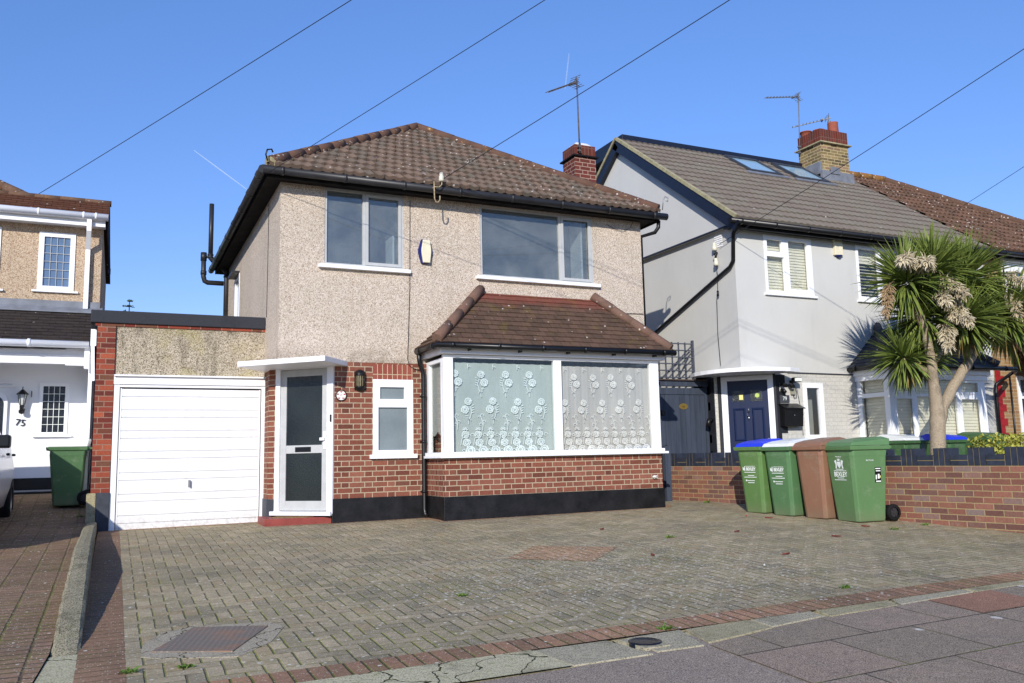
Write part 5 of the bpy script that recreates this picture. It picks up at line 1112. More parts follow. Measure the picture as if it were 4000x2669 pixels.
# upper roof
r0y,r0z=3.03,4.90; sv=math.hypot(.52,.36)
tiled('roof',(-7,r0y,r0z),(1,0,0),(0,.52,.36),7,sv,[(0,0),(6.79,0),(6.79,sv),(0,sv)],.165,.10,0,.014,M_75tile,Q,ns=1)
mb=MB(); mb.poly([(-.21,r0y+.52,r0z+.36),(-.21,9,4.9),(-7,9,4.9),(-7,r0y+.52,r0z+.36)]); mb.poly([(-.22,r0y,r0z-.02),(-.22,9,4.88),(-.22,r0y+.52,r0z+.36)]); mb.obj('roof',M_75tile,Q)
caps('ridge_tiles',(-6.9,r0y+.52,r0z+.37),(-.22,r0y+.52,r0z+.34),.055,.36,M_75ridge,Q)
mb=MB(); mb.hull8([(-7,3.6,4.9),(-1.30,3.6,4.9),(-1.30,8.8,4.9),(-7,8.8,4.9)],[(-4.4,6.1,7.0),(-4.3,6.1,7.0),(-4.3,6.3,7.0),(-4.4,6.3,7.0)]); mb.obj('main_hip_roof',M_75tile,Q)
caps('hip_tiles',(-1.30,3.6,5.16),(-4.3,6.1,7.05),.09,.36,M_75ridge,Q)
mb=MB(); mb.tube([(-7,2.99,4.86),(-.22,2.99,4.845)],.06,8); 
for x in (-1.22,-.58,-.40): mb.tube([(x-.015,2.99,4.851),(x+.015,2.99,4.851)],.064,8)
mb.obj('white_gutter',M_upvc,Q,weld=False)
mb=MB(); mb.box(-7,-.26,3.05,3.075,4.70,4.86); mb.box(-7,-.26,3.075,3.3,4.72,4.735); mb.obj('white_fascia',M_upvc,Q)
mb=MB(); mb.box(-.53,-.46,2.97,3.04,4.6,4.84); mb.hull8([(-.54,3.20,4.35),(-.47,3.20,4.35),(-.47,3.27,4.35),(-.54,3.27,4.35)],[(-.53,2.97,4.6),(-.46,2.97,4.6),(-.46,3.04,4.6),(-.53,3.04,4.6)]); mb.box(-.54,-.47,3.21,3.28,3.36,4.35); mb.obj('white_downpipe',M_upvc,Q)
mb=MB(); mb.box(-7,-.29,3.26,3.30,3.32,3.48); mb.hull8([(-7,3.12,3.27),(-.25,3.12,3.27),(-.25,3.29,3.33),(-7,3.29,3.33)],[(-7,3.12,3.285),(-.25,3.12,3.285),(-.25,3.29,3.40),(-7,3.29,3.40)]); mb.obj('lead_flashing',M_lead,Q,bevel=.005)
lz0,lz1,ly0,ly1=2.70,3.36,2.34,3.29; sv=math.hypot(lz1-lz0,ly1-ly0)
tiled('lower_roof',(-7,ly0,lz0),(1,0,0),(0,ly1-ly0,lz1-lz0),7,sv,[(0,0),(6.66,0),(6.66,sv),(0,sv)],.165,.10,0,.014,M_75slate,Q,ns=1)
mb=MB(); mb.tube([(-7,2.30,2.67),(-.40,2.30,2.655)],.055,8); mb.tube([(-1.22,2.30,2.66),(-1.18,2.30,2.66)],.065,8); mb.obj('lower_gutter',M_upvc,Q,weld=False)
mb=MB(); mb.box(-.46,-.39,2.36,2.44,2.30,2.64); mb.box(-.38,-.33,3.3,3.36,.4,2.5); mb.hull8([(-.40,2.9,2.25),(-.36,2.9,2.25),(-.36,3.0,2.25),(-.40,3.0,2.25)],[(-.44,2.4,2.42),(-.40,2.4,2.42),(-.40,2.5,2.42),(-.44,2.5,2.42)]); mb.obj('lower_downpipe',M_upvc,Q)
mb=MB(); mb.box(-.365,-.29,1.6,1.68,2.56,2.80); mb.hull8([(-.33,1.6,2.05),(-.29,1.6,2.05),(-.29,1.66,2.05),(-.33,1.66,2.05)],[(-.36,1.6,2.56),(-.31,1.6,2.56),(-.31,1.66,2.56),(-.36,1.66,2.56)]); mb.obj('hopper',M_upvc,Q)
# arched door edge
mb=MB(); 
arc=[(-1.62-.62*(1-math.cos(math.pi*k/14))*1.0,2.05-.0+.0) for k in range(1)]
def arch(x0,x1,zs,r,y0_,y1_,mat,name):
    mb=MB(); n=12; pts=[(x1,.66),(x1,zs)]+[(x1-r+r*math.cos(rad(90*k/n)),zs+r*math.sin(rad(90*k/n))) for k in range(1,n+1)]+[(x0,zs+r),(x0,.66)]
    mb.poly([(x,y0_,z) for x,z in pts][::-1]); 
    for (a,b),(c,e) in zip(pts,pts[1:]): mb.poly([(a,y0_,b),(c,y0_,e),(c,y1_,e),(a,y1_,b)])
    return mb.obj(name,mat,Q)
arch(-3,-1.55,1.86,.16,LY-.05,LY,M_upvc,'arched_door_frame'); arch(-3,-1.60,1.82,.14,LY-.055,LY-.04,M_g75d,'door_pane')
mb=MB(); mb.box(-3,-1.47,LY-.05,LY,2.10,2.12); mb.box(-3,-1.50,LY-.04,LY,2.15,2.17); mb.obj('door_canopy_trim',M_white,Q)
a=thing('coach_lantern','black coach lantern on the white wall above the number 75','wall lamp',(-1.37,LY-.08,1.9))
lx_,ly_,lz_=-1.345,LY-.10,1.88
mb=MB(); mb.lathe([(0,.22),(.006,.22),(.006,.18),(.02,.17),(.06,.13),(.09,.10),(.085,.095),(0,.10)],(lx_,ly_,lz_),6,smooth=False); mb.lathe([(.03,-.07),(.035,-.09),(.03,-.14),(.045,-.16),(.04,-.20),(.0,-.22)],(lx_,ly_,lz_),10)
for k in range(6): an=math.pi*k/3; mb.tube([(lx_+.065*math.cos(an),ly_+.065*math.sin(an),lz_+.10),(lx_+.035*math.cos(an),ly_+.035*math.sin(an),lz_-.07)],.005,4)
mb.tube([(lx_,ly_,lz_-.14),(lx_+.01,LY,lz_-.14)],.03,8); mb.tube([(lx_+.12,LY-.02,lz_+.16),(lx_+.12,LY-.02,lz_+.06)],.006,5); mb.obj('frame',M_black,a,weld=False)
mb=MB(); mb.lathe([(.058,.095),(.030,-.07)],(lx_,ly_,lz_),6,smooth=False); mb.obj('lens',flat('lamp_glass',(196,200,200),.15,.6,var=.1),a)
a=text('75',.15,Vector((-1.36,LY-.012,1.53)),frame_rot((1,0,-.12),(0,-1,0)),M_black,'house_number',None,.008); tag(a,'black metal numerals 75 on the white wall of the left house','house number')
mb=MB(); mb.box(-.20,-.16,3.6,3.7,4.05,4.13); mb.tube([(-.24,3.4,4.86),(-.20,3.5,4.5),(-.18,3.62,4.1)],.02,6); mb.obj('side_light',M_greyplinth,Q,weld=False)

#PART4
# ================= GARDEN WALL
def gwx(y): return 9.03-.125*y
W=thing('garden_wall','low red brick garden wall with slate blue castellated brick top','garden wall',(9.4,-3,-.1))
mb=MB(); YA,YZ=.68,-7.6; L=math.hypot(YA-YZ,.125*(YA-YZ))
A=Vector((gwx(YA),YA,0)); B=Vector((gwx(YZ),YZ,0)); wd=(B-A).normalized(); wn=Vector((wd.y,-wd.x,0))   # outward = towards drive (-x)
def wb(mb,s0,s1,z0,z1,c0=0,c1=-.215,mi=None):
    P=lambda a,c,z:A+wd*a+wn*c+Vector((0,0,z))
    mb.hull8([P(s0,c0,z0),P(s1,c0,z0),P(s1,c1,z0),P(s0,c1,z0)],[P(s0,c0,z1),P(s1,c0,z1),P(s1,c1,z1),P(s0,c1,z1)],mi)
wb(mb,0,L,-.45,.60); mb.obj('brick_body',M_gwall,W)
M_bluebrick=flat('slate_blue_painted_brick',(48,53,66),.55,.35,var=.22,sc_=9,bump=.3); M_mort=flat('buff_mortar_joint',(150,132,88),.95,.1,var=.15)
mb=MB(); m2=MB(); s_=.02; k=0
while s_<L-.3:
    # three upright bricks
    for i in range(3): wb(mb,s_+.075*i+.005,s_+.075*i+.07,.605,.825,.002,-.217)
    wb(m2,s_+.008,s_+.217,.60,.815,-.004,-.211)
    u=s_+.225
    wb(mb,u+.006,u+.222,.605,.665,.002,-.217); wb(mb,u+.006,u+.222,.675,.738,.002,-.217); wb(m2,u,u+.228,.60,.73,-.004,-.211)
    s_=u+.228
mb.obj('blue_brick_coping',M_bluebrick,W,weld=False,bevel=0); m2.obj('coping_mortar',M_mort,W,weld=False)
# ================= GATE + TRELLIS
a=thing('side_gate','tall dark slate boarded side gate between the houses','gate',(9.3,.95,0))
GYt=.90
mb=MB(); n=9; x=8.98; xs=[x+ (9.98-8.98)*i/n for i in range(n+1)]
for p_,q_ in zip(xs,xs[1:]): mb.box(p_+.003,q_-.003,GYt,GYt+.02,.08,2.02)
mb.obj('boards',M_gate,a,weld=False,bevel=.003)
mb=MB(); mb.box(8.86,8.975,GYt-.05,GYt+.07,-.05,2.12); mb.box(9.985,10.045,GYt-.02,GYt+.06,-.05,2.06); mb.box(8.86,10.05,GYt-.05,GYt+.07,2.05,2.15); mb.box(8.98,9.98,GYt-.015,GYt,1.90,2.02); mb.obj('gate_posts',M_gate,a,weld=False,bevel=.004)
mb=MB(); mb.box(8.84,10.02,GYt-.09,GYt+.1,2.152,2.175); mb.obj('top_board',flat('brown_felt_board',(84,72,66),.9,.1,var=.2),a)
mb=MB(); N_=24; c=Vector((9.50,GYt-.006,1.68))
for k_ in range(N_): t0,t1=2*math.pi*k_/N_,2*math.pi*(k_+1)/N_; mb.poly([c,c+Vector((.10*math.cos(t0),0,.055*math.sin(t0))),c+Vector((.10*math.cos(t1),0,.055*math.sin(t1)))])
mb.obj('oval_plaque',M_brass,a); text('79',.05,Vector((9.50,GYt-.009,1.668)),FRONT,flat('dark_engraving',(80,62,30),.6,.2),'plaque_number',a)
mb=MB(); mb.tube([(9.07+.035*math.cos(2*math.pi*k/12),GYt-.02,.92+.05*math.sin(2*math.pi*k/12)) for k in range(13)],.008,5,caps=False); mb.tube([(9.07,GYt,.96),(9.07,GYt-.03,.96)],.02,8); mb.obj('ring_handle',M_black,a,weld=False)
mb=MB(); mb.tube([(8.93,GYt-.06,1.55),(8.95,GYt-.16,1.55)],.05,10); mb.obj('round_box',M_black,a)
mb=MB(); mb.box(8.645,8.755,.32,.42,-.05,.96); tag(mb.obj('gate_post',M_gate),'short dark blue timber post beside the brick wall end','post')
a=thing('trellis','dark grey square trellis panel above the side gate','trellis',(9.4,1.15,2.2))
mb=MB(); ty=1.25; tx0,tx1,tz0,tz1=8.95,10.02,2.22,2.93
for i in range(8): x=tx0+(tx1-tx0)*i/7; mb.box(x-.011,x+.011,ty,ty+.02,tz0,tz1)
for i in range(6): z=tz0+.03+(tz1-tz0-.06)*i/5; mb.box(tx0-.02,tx1+.02,ty-.02,ty,z-.011,z+.011)
mb.bar((9.3,ty+.03,2.22),(9.98,ty+.03,2.75),.02,.03); mb.box(tx1-.0,tx1+.03,ty-.03,ty+.03,2.18,2.97)
mb.obj('lattice',M_trellis,a,weld=False)
# insulators on grey side wall
a=thing('twin_insulator','pair of cream ceramic insulators hanging on the grey side wall','insulator',(9.98,.33,4.5))
mb=MB(); insul(mb,9.99,.38,4.60,1.25); mb.obj('insulator',M_ceram,a)
mb=MB(); insul(mb,9.97,.33,4.30,1.25); mb.obj('insulator',M_ceram,a)
mb=MB(); mb.tube([(10.03,.36,4.5),(9.95,.34,4.46),(9.93,.27,4.43),(9.97,.33,4.38)],.022,6); mb.tube([(9.97,.33,4.26),(10.0,.34,4.1),(10.0,.36,3.75)],.005,5); mb.tube([(10.0,.36,3.78),(10.0,.36,3.68)],.02,6)
mb.tube([(10.0,.40,3.65),(10.02,.45,3.0),(10.02,.42,2.4)],.006,5); mb.obj('bracket',M_black,a,weld=False)
# ================= BINS
def make_bin(wt,dt,h,mats,lab,cat,loc,rz,group,logo,lh=1.):
    """local: front faces -x ; x depth, y width; origin at base centre"""
    a=thing('wheelie_bin',lab,cat,(0,0,0),group,world=False); body,lid=mats
    hr=h*.90; wb_,db=wt*.76,dt*.70
    def ring(z,w,dep,off=0,ch=.05):
        x0=-dt/2+off; x1=x0+dep; y=w/2; c=min(ch,w*.3)
        return [(x0+c*.5,-y,z),(x1,-y,z),(x1,y,z),(x0+c*.5,y,z),(x0,y-c,z),(x0,-y+c,z)]
    mb=MB(); r0=ring(.0,wb_,db,dt*.14); r1=ring(.03,wb_+.01,db+.01,dt*.135); r2_=ring(hr-.12,wt*.945,dt*.90,dt*.015); r3=ring(hr-.10,wt*.955,dt*.915,dt*.01); r4=ring(hr-.03,wt*.96,dt*.93,.008)
    mb.poly(list(reversed(r0)))
    for A_,B_ in ((r0,r1),(r1,r2_),(r2_,r3),(r3,r4)):
        for i in range(6): j=(i+1)%6; mb.poly([A_[i],A_[j],B_[j],B_[i]])
    mb.obj('body',body,a,bevel=.012)
    mb=MB()   # moulded ribs on front
    for s_ in (-1,1):
        mb.hull8([(-dt/2+dt*.14-.004,s_*wb_*.22-.02,.03),(-dt/2+dt*.14-.004,s_*wb_*.22+.02,.03),(-dt/2+dt*.14+.02,s_*wb_*.22+.03,.03),(-dt/2+dt*.14+.02,s_*wb_*.22-.03,.03)][::-1],[(-dt/2+dt*.07+.006,s_*wt*.2-.004,.52),(-dt/2+dt*.07+.006,s_*wt*.2+.004,.52),(-dt/2+dt*.07+.02,s_*wt*.2+.006,.52),(-dt/2+dt*.07+.02,s_*wt*.2-.006,.52)][::-1])
    mb.obj('moulded_ribs',body,a,weld=False)
    mb=MB(); mb.hull8([(-dt/2-.03,-wt/2-.015,hr-.03),(dt/2,-wt/2-.015,hr-.03),(dt/2,wt/2+.015,hr-.03),(-dt/2-.03,wt/2+.015,hr-.03)],[(-dt/2-.04,-wt/2-.02,hr+.022),(dt/2+.01,-wt/2-.02,hr+.022),(dt/2+.01,wt/2+.02,hr+.022),(-dt/2-.04,wt/2+.02,hr+.022)]); mb.obj('rim',body,a,bevel=.008)
    mb=MB(); y=wt/2+.005; z=hr+.024
    L0=[(-dt/2-.02,-y,z),(dt/2,-y,z),(dt/2,y,z),(-dt/2-.02,y,z)]; L1=[(-dt/2+.02,-y+.01,z+.045*lh),(dt/2+.02,-y+.01,z+.085*lh),(dt/2+.02,y-.01,z+.085*lh),(-dt/2+.02,y-.01,z+.045*lh)]; L2=[(-dt/2+.12,-y+.08,z+.08*lh),(dt/2-.05,-y+.08,z+.118*lh),(dt/2-.05,y-.08,z+.118*lh),(-dt/2+.12,y-.08,z+.08*lh)]
    mb.hull8(L0,L1); mb.hull8(L1,L2); mb.obj('lid',lid,a,bevel=.008)
    mb=MB(); mb.tube([(dt/2+.05,-wt/2+.03,hr),(dt/2+.05,wt/2-.03,hr)],.016,8); mb.bar((dt/2-.02,-wt/2+.05,hr),(dt/2+.05,-wt/2+.05,hr),.03,.03); mb.bar((dt/2-.02,wt/2-.05,hr),(dt/2+.05,wt/2-.05,hr),.03,.03); mb.obj('handle',body,a,weld=False)
    for s_ in (-1,1):
        cx,cy,r=dt/2-.0,s_*(wb_/2+.05),.108
        mb=MB(); mb.lathe([(.065,-.025),(.10,-.025),(r,-.015),(r,.015),(.10,.025),(.065,.025)],(cx,cy,r),24,axis='y'); t=mb.obj('wheel',M_rubber,a)
        mb=MB(); mb.lathe([(0,s_*.022),(.015,s_*.022),(.02,s_*.010),(.06,s_*.008)],(cx,cy,r),16,axis='y')
        for k_ in range(6): an=math.pi*k_/3; mb.bar((cx,cy+s_*.014,r),(cx+.058*math.cos(an),cy+s_*.014,r+.058*math.sin(an)),.010,.012,upv=(0,1,0))
        mb.obj('hub',flat('dark_grey_hub',(52,50,52),.6,.3),t,weld=False)
    mb=MB(); mb.tube([(dt/2,-wb_/2-.03,.108),(dt/2,wb_/2+.03,.108)],.014,8); mb.box(dt*.30,dt/2+.05,-wb_/2+.03,-wb_/2+.08,.08,.20); mb.box(dt*.30,dt/2+.05,wb_/2-.08,wb_/2-.03,.08,.20); mb.obj('axle',M_black,a)
    # printing on front face
    fz=lambda z:-dt/2+dt*.14+(z/(hr-.12))*(dt*.015-dt*.14)-.0035
    tl=math.atan2(dt*.125,hr-.12)
    nrm=Vector((-1,0,-math.tan(tl))).normalized(); rot=frame_rot((0,-1,0),nrm)
    def tx(b,s_,z,y=0,sx=1.,nm='print'): text(b,s_,Vector((fz(z),y,z)),rot,M_print,nm,a,.0008,sx,off=.0022 if s_>.05 else 0)
    zt=hr-.30
    if logo==1:
        tx('BEXLEY',.062,zt,-.015,.85); tx('LONDON BOROUGH OF',.018,zt+.04,-.01,.9); m_=MB()
        Pq=lambda y,z:(fz(z)-.002,y,z)
        for yy0,yy1,za,zb_ in ((.105,.12,zt-.02,zt+.02),(.09,.102,zt-.025,zt+.045),(.122,.134,zt-.015,zt+.03)): m_.poly([Pq(yy1,za),Pq(yy0,za),Pq(yy0,zb_),Pq(yy1,zb_)])
        for yy0,yy1,zc in ((-.10,.11,zt-.045),(-.07,.05,zt-.09),(-.11,.12,zt-.115),(-.07,.07,zt-.165),(-.06,.06,zt-.195)): m_.poly([Pq(yy1,zc-.005),Pq(yy0,zc-.005),Pq(yy0,zc+.004),Pq(yy1,zc+.004)])
        m_.poly([Pq(.10,zt-.175),Pq(.075,zt-.175),Pq(.075,zt-.152),Pq(.10,zt-.152)])
        m_.obj('printed_lines',M_print,a,weld=False)
    if logo==2:
        tx('BEXLEY',.088,zt-.05,0,.82); tx('LONDON BOROUGH OF',.022,zt+.0,0,.95); tx('Property of',.024,zt+.185,0); m_=MB(); Pq=lambda y,z:(fz(z)-.002,y,z)
        zc=zt+.09   # crest: shield with supporters and crown
        for pts in ([(-.035,.03),(.035,.03),(.035,-.02),(0,-.06),(-.035,-.02)],[(-.085,.04),(-.045,.055),(-.04,.0),(-.05,-.06),(-.075,-.06),(-.065,-.01)],[(.085,.04),(.065,-.01),(.075,-.06),(.05,-.06),(.04,.0),(.045,.055)],[(-.02,.04),(.02,.04),(.028,.07),(.01,.058),(0,.08),(-.01,.058),(-.028,.07)]):
            m_.poly([Pq(-y,zc+z) for y,z in pts])
        for yy0,yy1,z2 in ((-.10,.12,zt-.12),(-.06,.06,zt-.095),(-.07,.07,zc-.07)): m_.poly([Pq(yy1,z2-.005),Pq(yy0,z2-.005),Pq(yy0,z2+.004),Pq(yy1,z2+.004)])
        m_.obj('crest',M_print,a,weld=False)
        rs=frame_rot((1,0,0),(0,-1,-.13)); sy=lambda z:-(wb_/2+(wt*.945-wb_)/2*z/(hr-.12))-.004
        text('RECYCLED',.026,Vector((-.02,sy(hr-.17)-.002,hr-.17)),rs,M_print,'print',a,.0008)
        m_=MB(); q=lambda x,z,o=0:(x,sy(z)-.001-o,z)
        m_.poly([q(.06,hr-.46),q(.16,hr-.46),q(.16,hr-.26),q(.06,hr-.26)],mi=0)
        for za,zb_,xa,xb in ((hr-.285,hr-.272,.067,.15),(hr-.315,hr-.302,.075,.15),(hr-.453,hr-.437,.075,.155),(hr-.42,hr-.36,.07,.09),(hr-.41,hr-.35,.105,.135)): m_.poly([q(xa,za,.001),q(xb,za,.001),q(xb,zb_,.001),q(xa,zb_,.001)],mi=1)
        m_.poly([q(.14,hr-.40,.001),q(.152,hr-.40,.001),q(.152,hr-.37,.001),q(.14,hr-.37,.001)],mi=2)
        m_.obj('sticker',[M_black,M_print,flat('yellow_white_sticker',(226,220,140),.6,.2)],a,weld=False)
    a.location=loc; a.rotation_euler=(0,0,rz); return a
GB='wheelie bins in front of the garden wall'
def bl(x,y,dz=0): return (x,y,gz(x,y)+.003+dz)
RZb=math.atan(.125)+.0
make_bin(.47,.54,1.03,(M_bing,M_lidblue),'narrow green wheelie bin with blue lid, leftmost of the four','wheelie bin',bl(8.69,-2.05),RZb,GB,1)
make_bin(.47,.54,1.04,(M_bing2,M_lidwhite),'narrow green wheelie bin with white lid','wheelie bin',bl(8.78,-2.53),RZb,GB,1)
make_bin(.46,.56,1.06,(M_binb,M_binb),'brown wheelie bin between the white lidded and the large green bin','wheelie bin',bl(8.92,-3.01),RZb,GB,0)
make_bin(.55,.62,1.07,(M_bing4,M_bing4),'large all green wheelie bin with crest and black sticker','wheelie bin',bl(9.06,-3.50),rad(-5),GB,2)
make_bin(.46,.50,.92,(M_bing3,M_lidwhite),'green wheelie bin with white lid on the left neighbour driveway','wheelie bin',(-.595,2.30,.265),rad(-3),None,0,1.3)
make_bin(.50,.54,1.04,(M_bing3,M_lidwhite),'green bin with white lid behind the palm trunk','wheelie bin',(12.4,-1.35,.0),rad(95),'bins in the grey house garden',1)
make_bin(.50,.54,1.04,(M_bing3,M_lidblue),'green bin with blue lid behind the hedge','wheelie bin',(13.5,-1.35,.0),rad(92),'bins in the grey house garden',0)
make_bin(.56,.62,1.07,(M_bing3,M_bing3),'all green bin behind the hedge under the downpipe','wheelie bin',(14.55,-1.35,.0),rad(90),'bins in the grey house garden',0)
# ================= PALM (cordyline)
pl=thing('cordyline_palm','two headed cordyline palm with cream flower plumes in the grey house garden','palm tree',(12.24,-2.2,0))
def trunk(mb,path,rs,n=12):
    P=[];Rr=[]
    for i in range(len(path)-1):
        a,b=Vector(path[i]),Vector(path[i+1]); k=5
        for j in range(k): t=j/k; P.append(a.lerp(b,t)+Vector((R.uniform(-.006,.006),R.uniform(-.006,.006),0))); Rr.append((rs[i]*(1-t)+rs[i+1]*t)*R.uniform(.96,1.05))
    P.append(Vector(path[-1])); Rr.append(rs[-1]); mb.tube(P,Rr,n)
mb=MB(); trunk(mb,[(12.26,-2.2,-.25),(12.25,-2.2,.8),(12.30,-2.2,1.25),(12.32,-2.2,1.45),(12.29,-2.2,1.85),(12.29,-2.2,2.25),(12.18,-2.2,2.8),(12.0,-2.2,3.35)],[.15,.125,.12,.115,.085,.08,.075,.06]); trunk(mb,[(12.36,-2.2,1.22),(12.46,-2.2,1.48),(12.75,-2.2,1.84),(13.2,-2.15,2.22),(13.6,-2.1,2.56),(13.98,-2.1,2.88),(14.2,-2.1,3.1)],[.085,.09,.085,.08,.078,.07,.05]); trunk(mb,[(12.29,-2.2,2.2),(12.5,-2.3,2.5),(12.78,-2.35,2.9)],[.06,.06,.05]); trunk(mb,[(13.3,-2.12,2.32),(13.38,-2.15,2.9),(13.42,-2.15,3.6)],[.06,.06,.05]); trunk(mb,[(12.29,-2.2,2.05),(12.15,-2.0,2.2),(12.0,-1.88,2.3)],[.05,.05,.04])
mb.obj('trunk',M_bark,pl,weld=False)
def leafblade(mb,base,dir_,L,w,droop,mi=0):
    p=Vector(base); d=dir_.normalized(); n=5; side=d.cross(Vector((0,0,1)))
    if side.length<.1: side=Vector((1,0,0))
    side.normalize(); roll_=R.uniform(-.5,.5); st=L/n; prev=None
    for i in range(n+1):
        t=i/n; ww=w*(.35+1.0*min(1,t*3)) * (1-t**2.2)+.0015
        nrm=side.cross(d).normalized(); s_=(side*math.cos(roll_)+nrm*math.sin(roll_)); nn_=s_.cross(d).normalized()
        row=[p-s_*ww/2+nn_*ww*.22,p.copy(),p+s_*ww/2+nn_*ww*.22]
        if prev:
            mb.poly([prev[0],prev[1],row[1],row[0]],uv=[(0,0)]*4,mi=mi); mb.poly([prev[1],prev[2],row[2],row[1]],uv=[(0,0)]*4,mi=mi)
        prev=row; p=p+d*st; d=(d+Vector((0,0,-droop*(.25+t)))).normalized()
def crown(c,rad_,n,updir,L=.68,dead=14,lo=-.75):
    mb=MB(); c=Vector(c); ax=Vector(updir).normalized()
    for i in range(n):
        z=R.uniform(lo,1)**1; a=R.uniform(0,2*math.pi); r_=math.sqrt(max(0,1-z*z))
        d=Vector((r_*math.cos(a),r_*math.sin(a),z)); q=ax.rotation_difference(Vector((0,0,1))).inverted() if False else Vector((0,0,1)).rotation_difference(ax); d=q@d
        b=c+d*.05-ax*.10*(1-z)*.8; LL=L*R.uniform(.8,1.1)*(1 if z>-.2 else .92); leafblade(mb,b,d,LL,.038,R.uniform(.03,.16) if z>.2 else R.uniform(.10,.28),0)
    for i in range(dead):
        a=R.uniform(0,2*math.pi); d=Vector((.45*math.cos(a),.45*math.sin(a),-1)); leafblade(mb,c-ax*.15,d,L*.8,.035,.2,1)
    return mb.obj('leaf_crown',[M_leaf,M_leafdk],pl,weld=False)
for c,n,u,L in (((11.85,-2.2,3.62),380,(-.25,0,1),.76),((12.45,-2.25,3.82),380,(.0,0,1),.76),((13.45,-2.1,3.78),460,(.1,0,1),.86),((13.0,-2.15,3.65),300,(0,0,1),.74),((12.95,-2.4,3.0),360,(.35,-.1,.8),.74),((14.3,-2.2,3.15),460,(.35,0,1),.95),((12.0,-1.85,2.36),260,(-.5,.1,.3),.62),((12.55,-1.85,2.42),200,(.4,.2,.1),.60),((12.30,-2.05,3.05),280,(-.3,.1,.3),.70),((13.55,-2.0,3.15),300,(.1,.1,.4),.78)):
    crown(c,.1,n,u,L)
def plume(c,axis,L,n,w_=.26,mat=M_flower):
    mb=MB(); c=Vector(c); ax=Vector(axis).normalized(); tip=c+ax*L; 
    P=[c+ax*L*t+Vector((0,0,-.18*L*t*t)) for t in (0,.25,.5,.75,1)]; mb.tube(P,[.018,.016,.012,.008,.004],5)
    for i in range(n):
        t=R.uniform(.08,1); k_=min(3,int(t*4)); p=P[k_].lerp(P[k_+1],t*4-k_); 
        d=Vector((R.gauss(0,1),R.gauss(0,1),R.gauss(0,.8)));d=(d-ax*d.dot(ax)*.4).normalized(); d=(d+ax*.5).normalized()
        LL=w_*R.uniform(.5,1.05)*(1-.45*t); q=[p]; dd=d.copy()
        for j in range(4): q.append(q[-1]+dd*LL/4+Vector((R.uniform(-.008,.008),R.uniform(-.008,.008),0))); dd=(dd+Vector((0,0,-.34))).normalized()
        mb.tube(q,[.004,.0085,.009,.0085,.003],4,caps=False,smooth=False)
    return mb.obj('flower_plume',mat,pl,weld=False)
for c,a_,L,n in (((11.75,-2.4,3.85),(-.7,-.4,.05),.60,340),((11.95,-2.45,3.78),(-.5,-.6,.1),.5,260),((12.3,-2.45,3.62),(.1,-.6,-.4),.5,280),((12.25,-2.45,3.45),(-.3,-.5,-.4),.45,230),((12.55,-2.45,3.35),(-.1,-.4,-.5),.40,200),((12.45,-2.45,3.05),(-.1,-.6,-.2),.48,300),((12.35,-2.45,2.85),(-.4,-.4,-.7),.45,220),((14.0,-2.4,3.80),(.3,-.5,-.3),.55,300),((14.1,-2.4,3.5),(.0,-.4,-.9),.42,220)):
    plume(c,a_,L,n)
plume((11.3,-2.35,3.48),(-.5,-.2,-.8),.55,240,.2,M_flowdk)
# ================= HEDGE and small plants
def leafy(name,lab,cat,x0,x1,y0,y1,z0,z1,n,mat,sz=.035,group=None):
    mb=MB()
    for i in range(n):
        u,v,t=R.random(),R.random(),R.random()
        top=z1-(z1-z0)*.35*abs(math.sin(u*9+v*3))*R.random()
        p=Vector((x0+(x1-x0)*u,y0+(y1-y0)*v,z0+(top-z0)*math.sqrt(t)))
        d=Vector((R.gauss(0,1),R.gauss(0,1),R.gauss(.6,1))).normalized(); s_=d.cross(Vector((R.random(),R.random(),R.random()))).normalized()*sz*.5; l=s_.cross(d).normalized()*sz
        mb.poly([p-s_,p-l*.2+s_*.0,p+s_,p+l],uv=[(0,0)]*4)
    return tag(mb.obj(name,mat,None,weld=False),lab,cat,group)
leafy('variegated_hedge','yellow and green variegated hedge behind the wall right of the palm','hedge',11.75,13.6,-3.6,-3.1,.1,1.02,3800,M_hedge,.045)
leafy('variegated_hedge','taller yellow green hedge at the right end of the garden wall','hedge',12.4,14.4,-4.3,-3.7,.1,1.05,4200,M_hedge,.045)
leafy('red_shrub','dark red leaved shrub at the far right behind the wall','shrub',14.9,15.9,-3.2,-2.6,.2,1.25,1500,M_redshrub,.06)
def tuft(x,y,s_,lab,zf=gz,n=26):
    mb=MB()
    for i in range(n):
        a=R.uniform(0,6.28); d=Vector((math.cos(a),math.sin(a),R.uniform(.4,1.4))).normalized(); leafblade(mb,(x+R.uniform(-s_,s_)*.8,y+R.uniform(-s_,s_)*.35,zf(x,y)),d,s_*R.uniform(.5,1),.010,.25)
    return tag(mb.obj('weed_tuft',M_weed,None,weld=False),lab,'weed','weeds growing between the paving blocks')
tuft(.115,-6.62,.06,'green weed beside the red edging strip near the manhole cover'); tuft(.42,-6.66,.05,'low weed just below the manhole cover'); tuft(2.55,-5.55,.05,'small weed in the middle of the grey driveway'); tuft(5.9,-3.6,.06,'low green weed in the paving to the left front of the bins'); tuft(8.7,-4.35,.07,'weed in front of the large green bin'); tuft(9.35,-4.25,.06,'pale weed close to the wheel of the large green bin'); tuft(5.42,-6.72,.06,'dry tuft in the kerb border of the driveway'); tuft(8.86,-.5,.08,'grass tuft at the foot of the wall left of the bins'); tuft(-.38,1.55,.07,'weeds by the wheel of the left neighbour bin',gzl); tuft(3.35,-7.18,.06,'moss tuft in the border by the round drain')
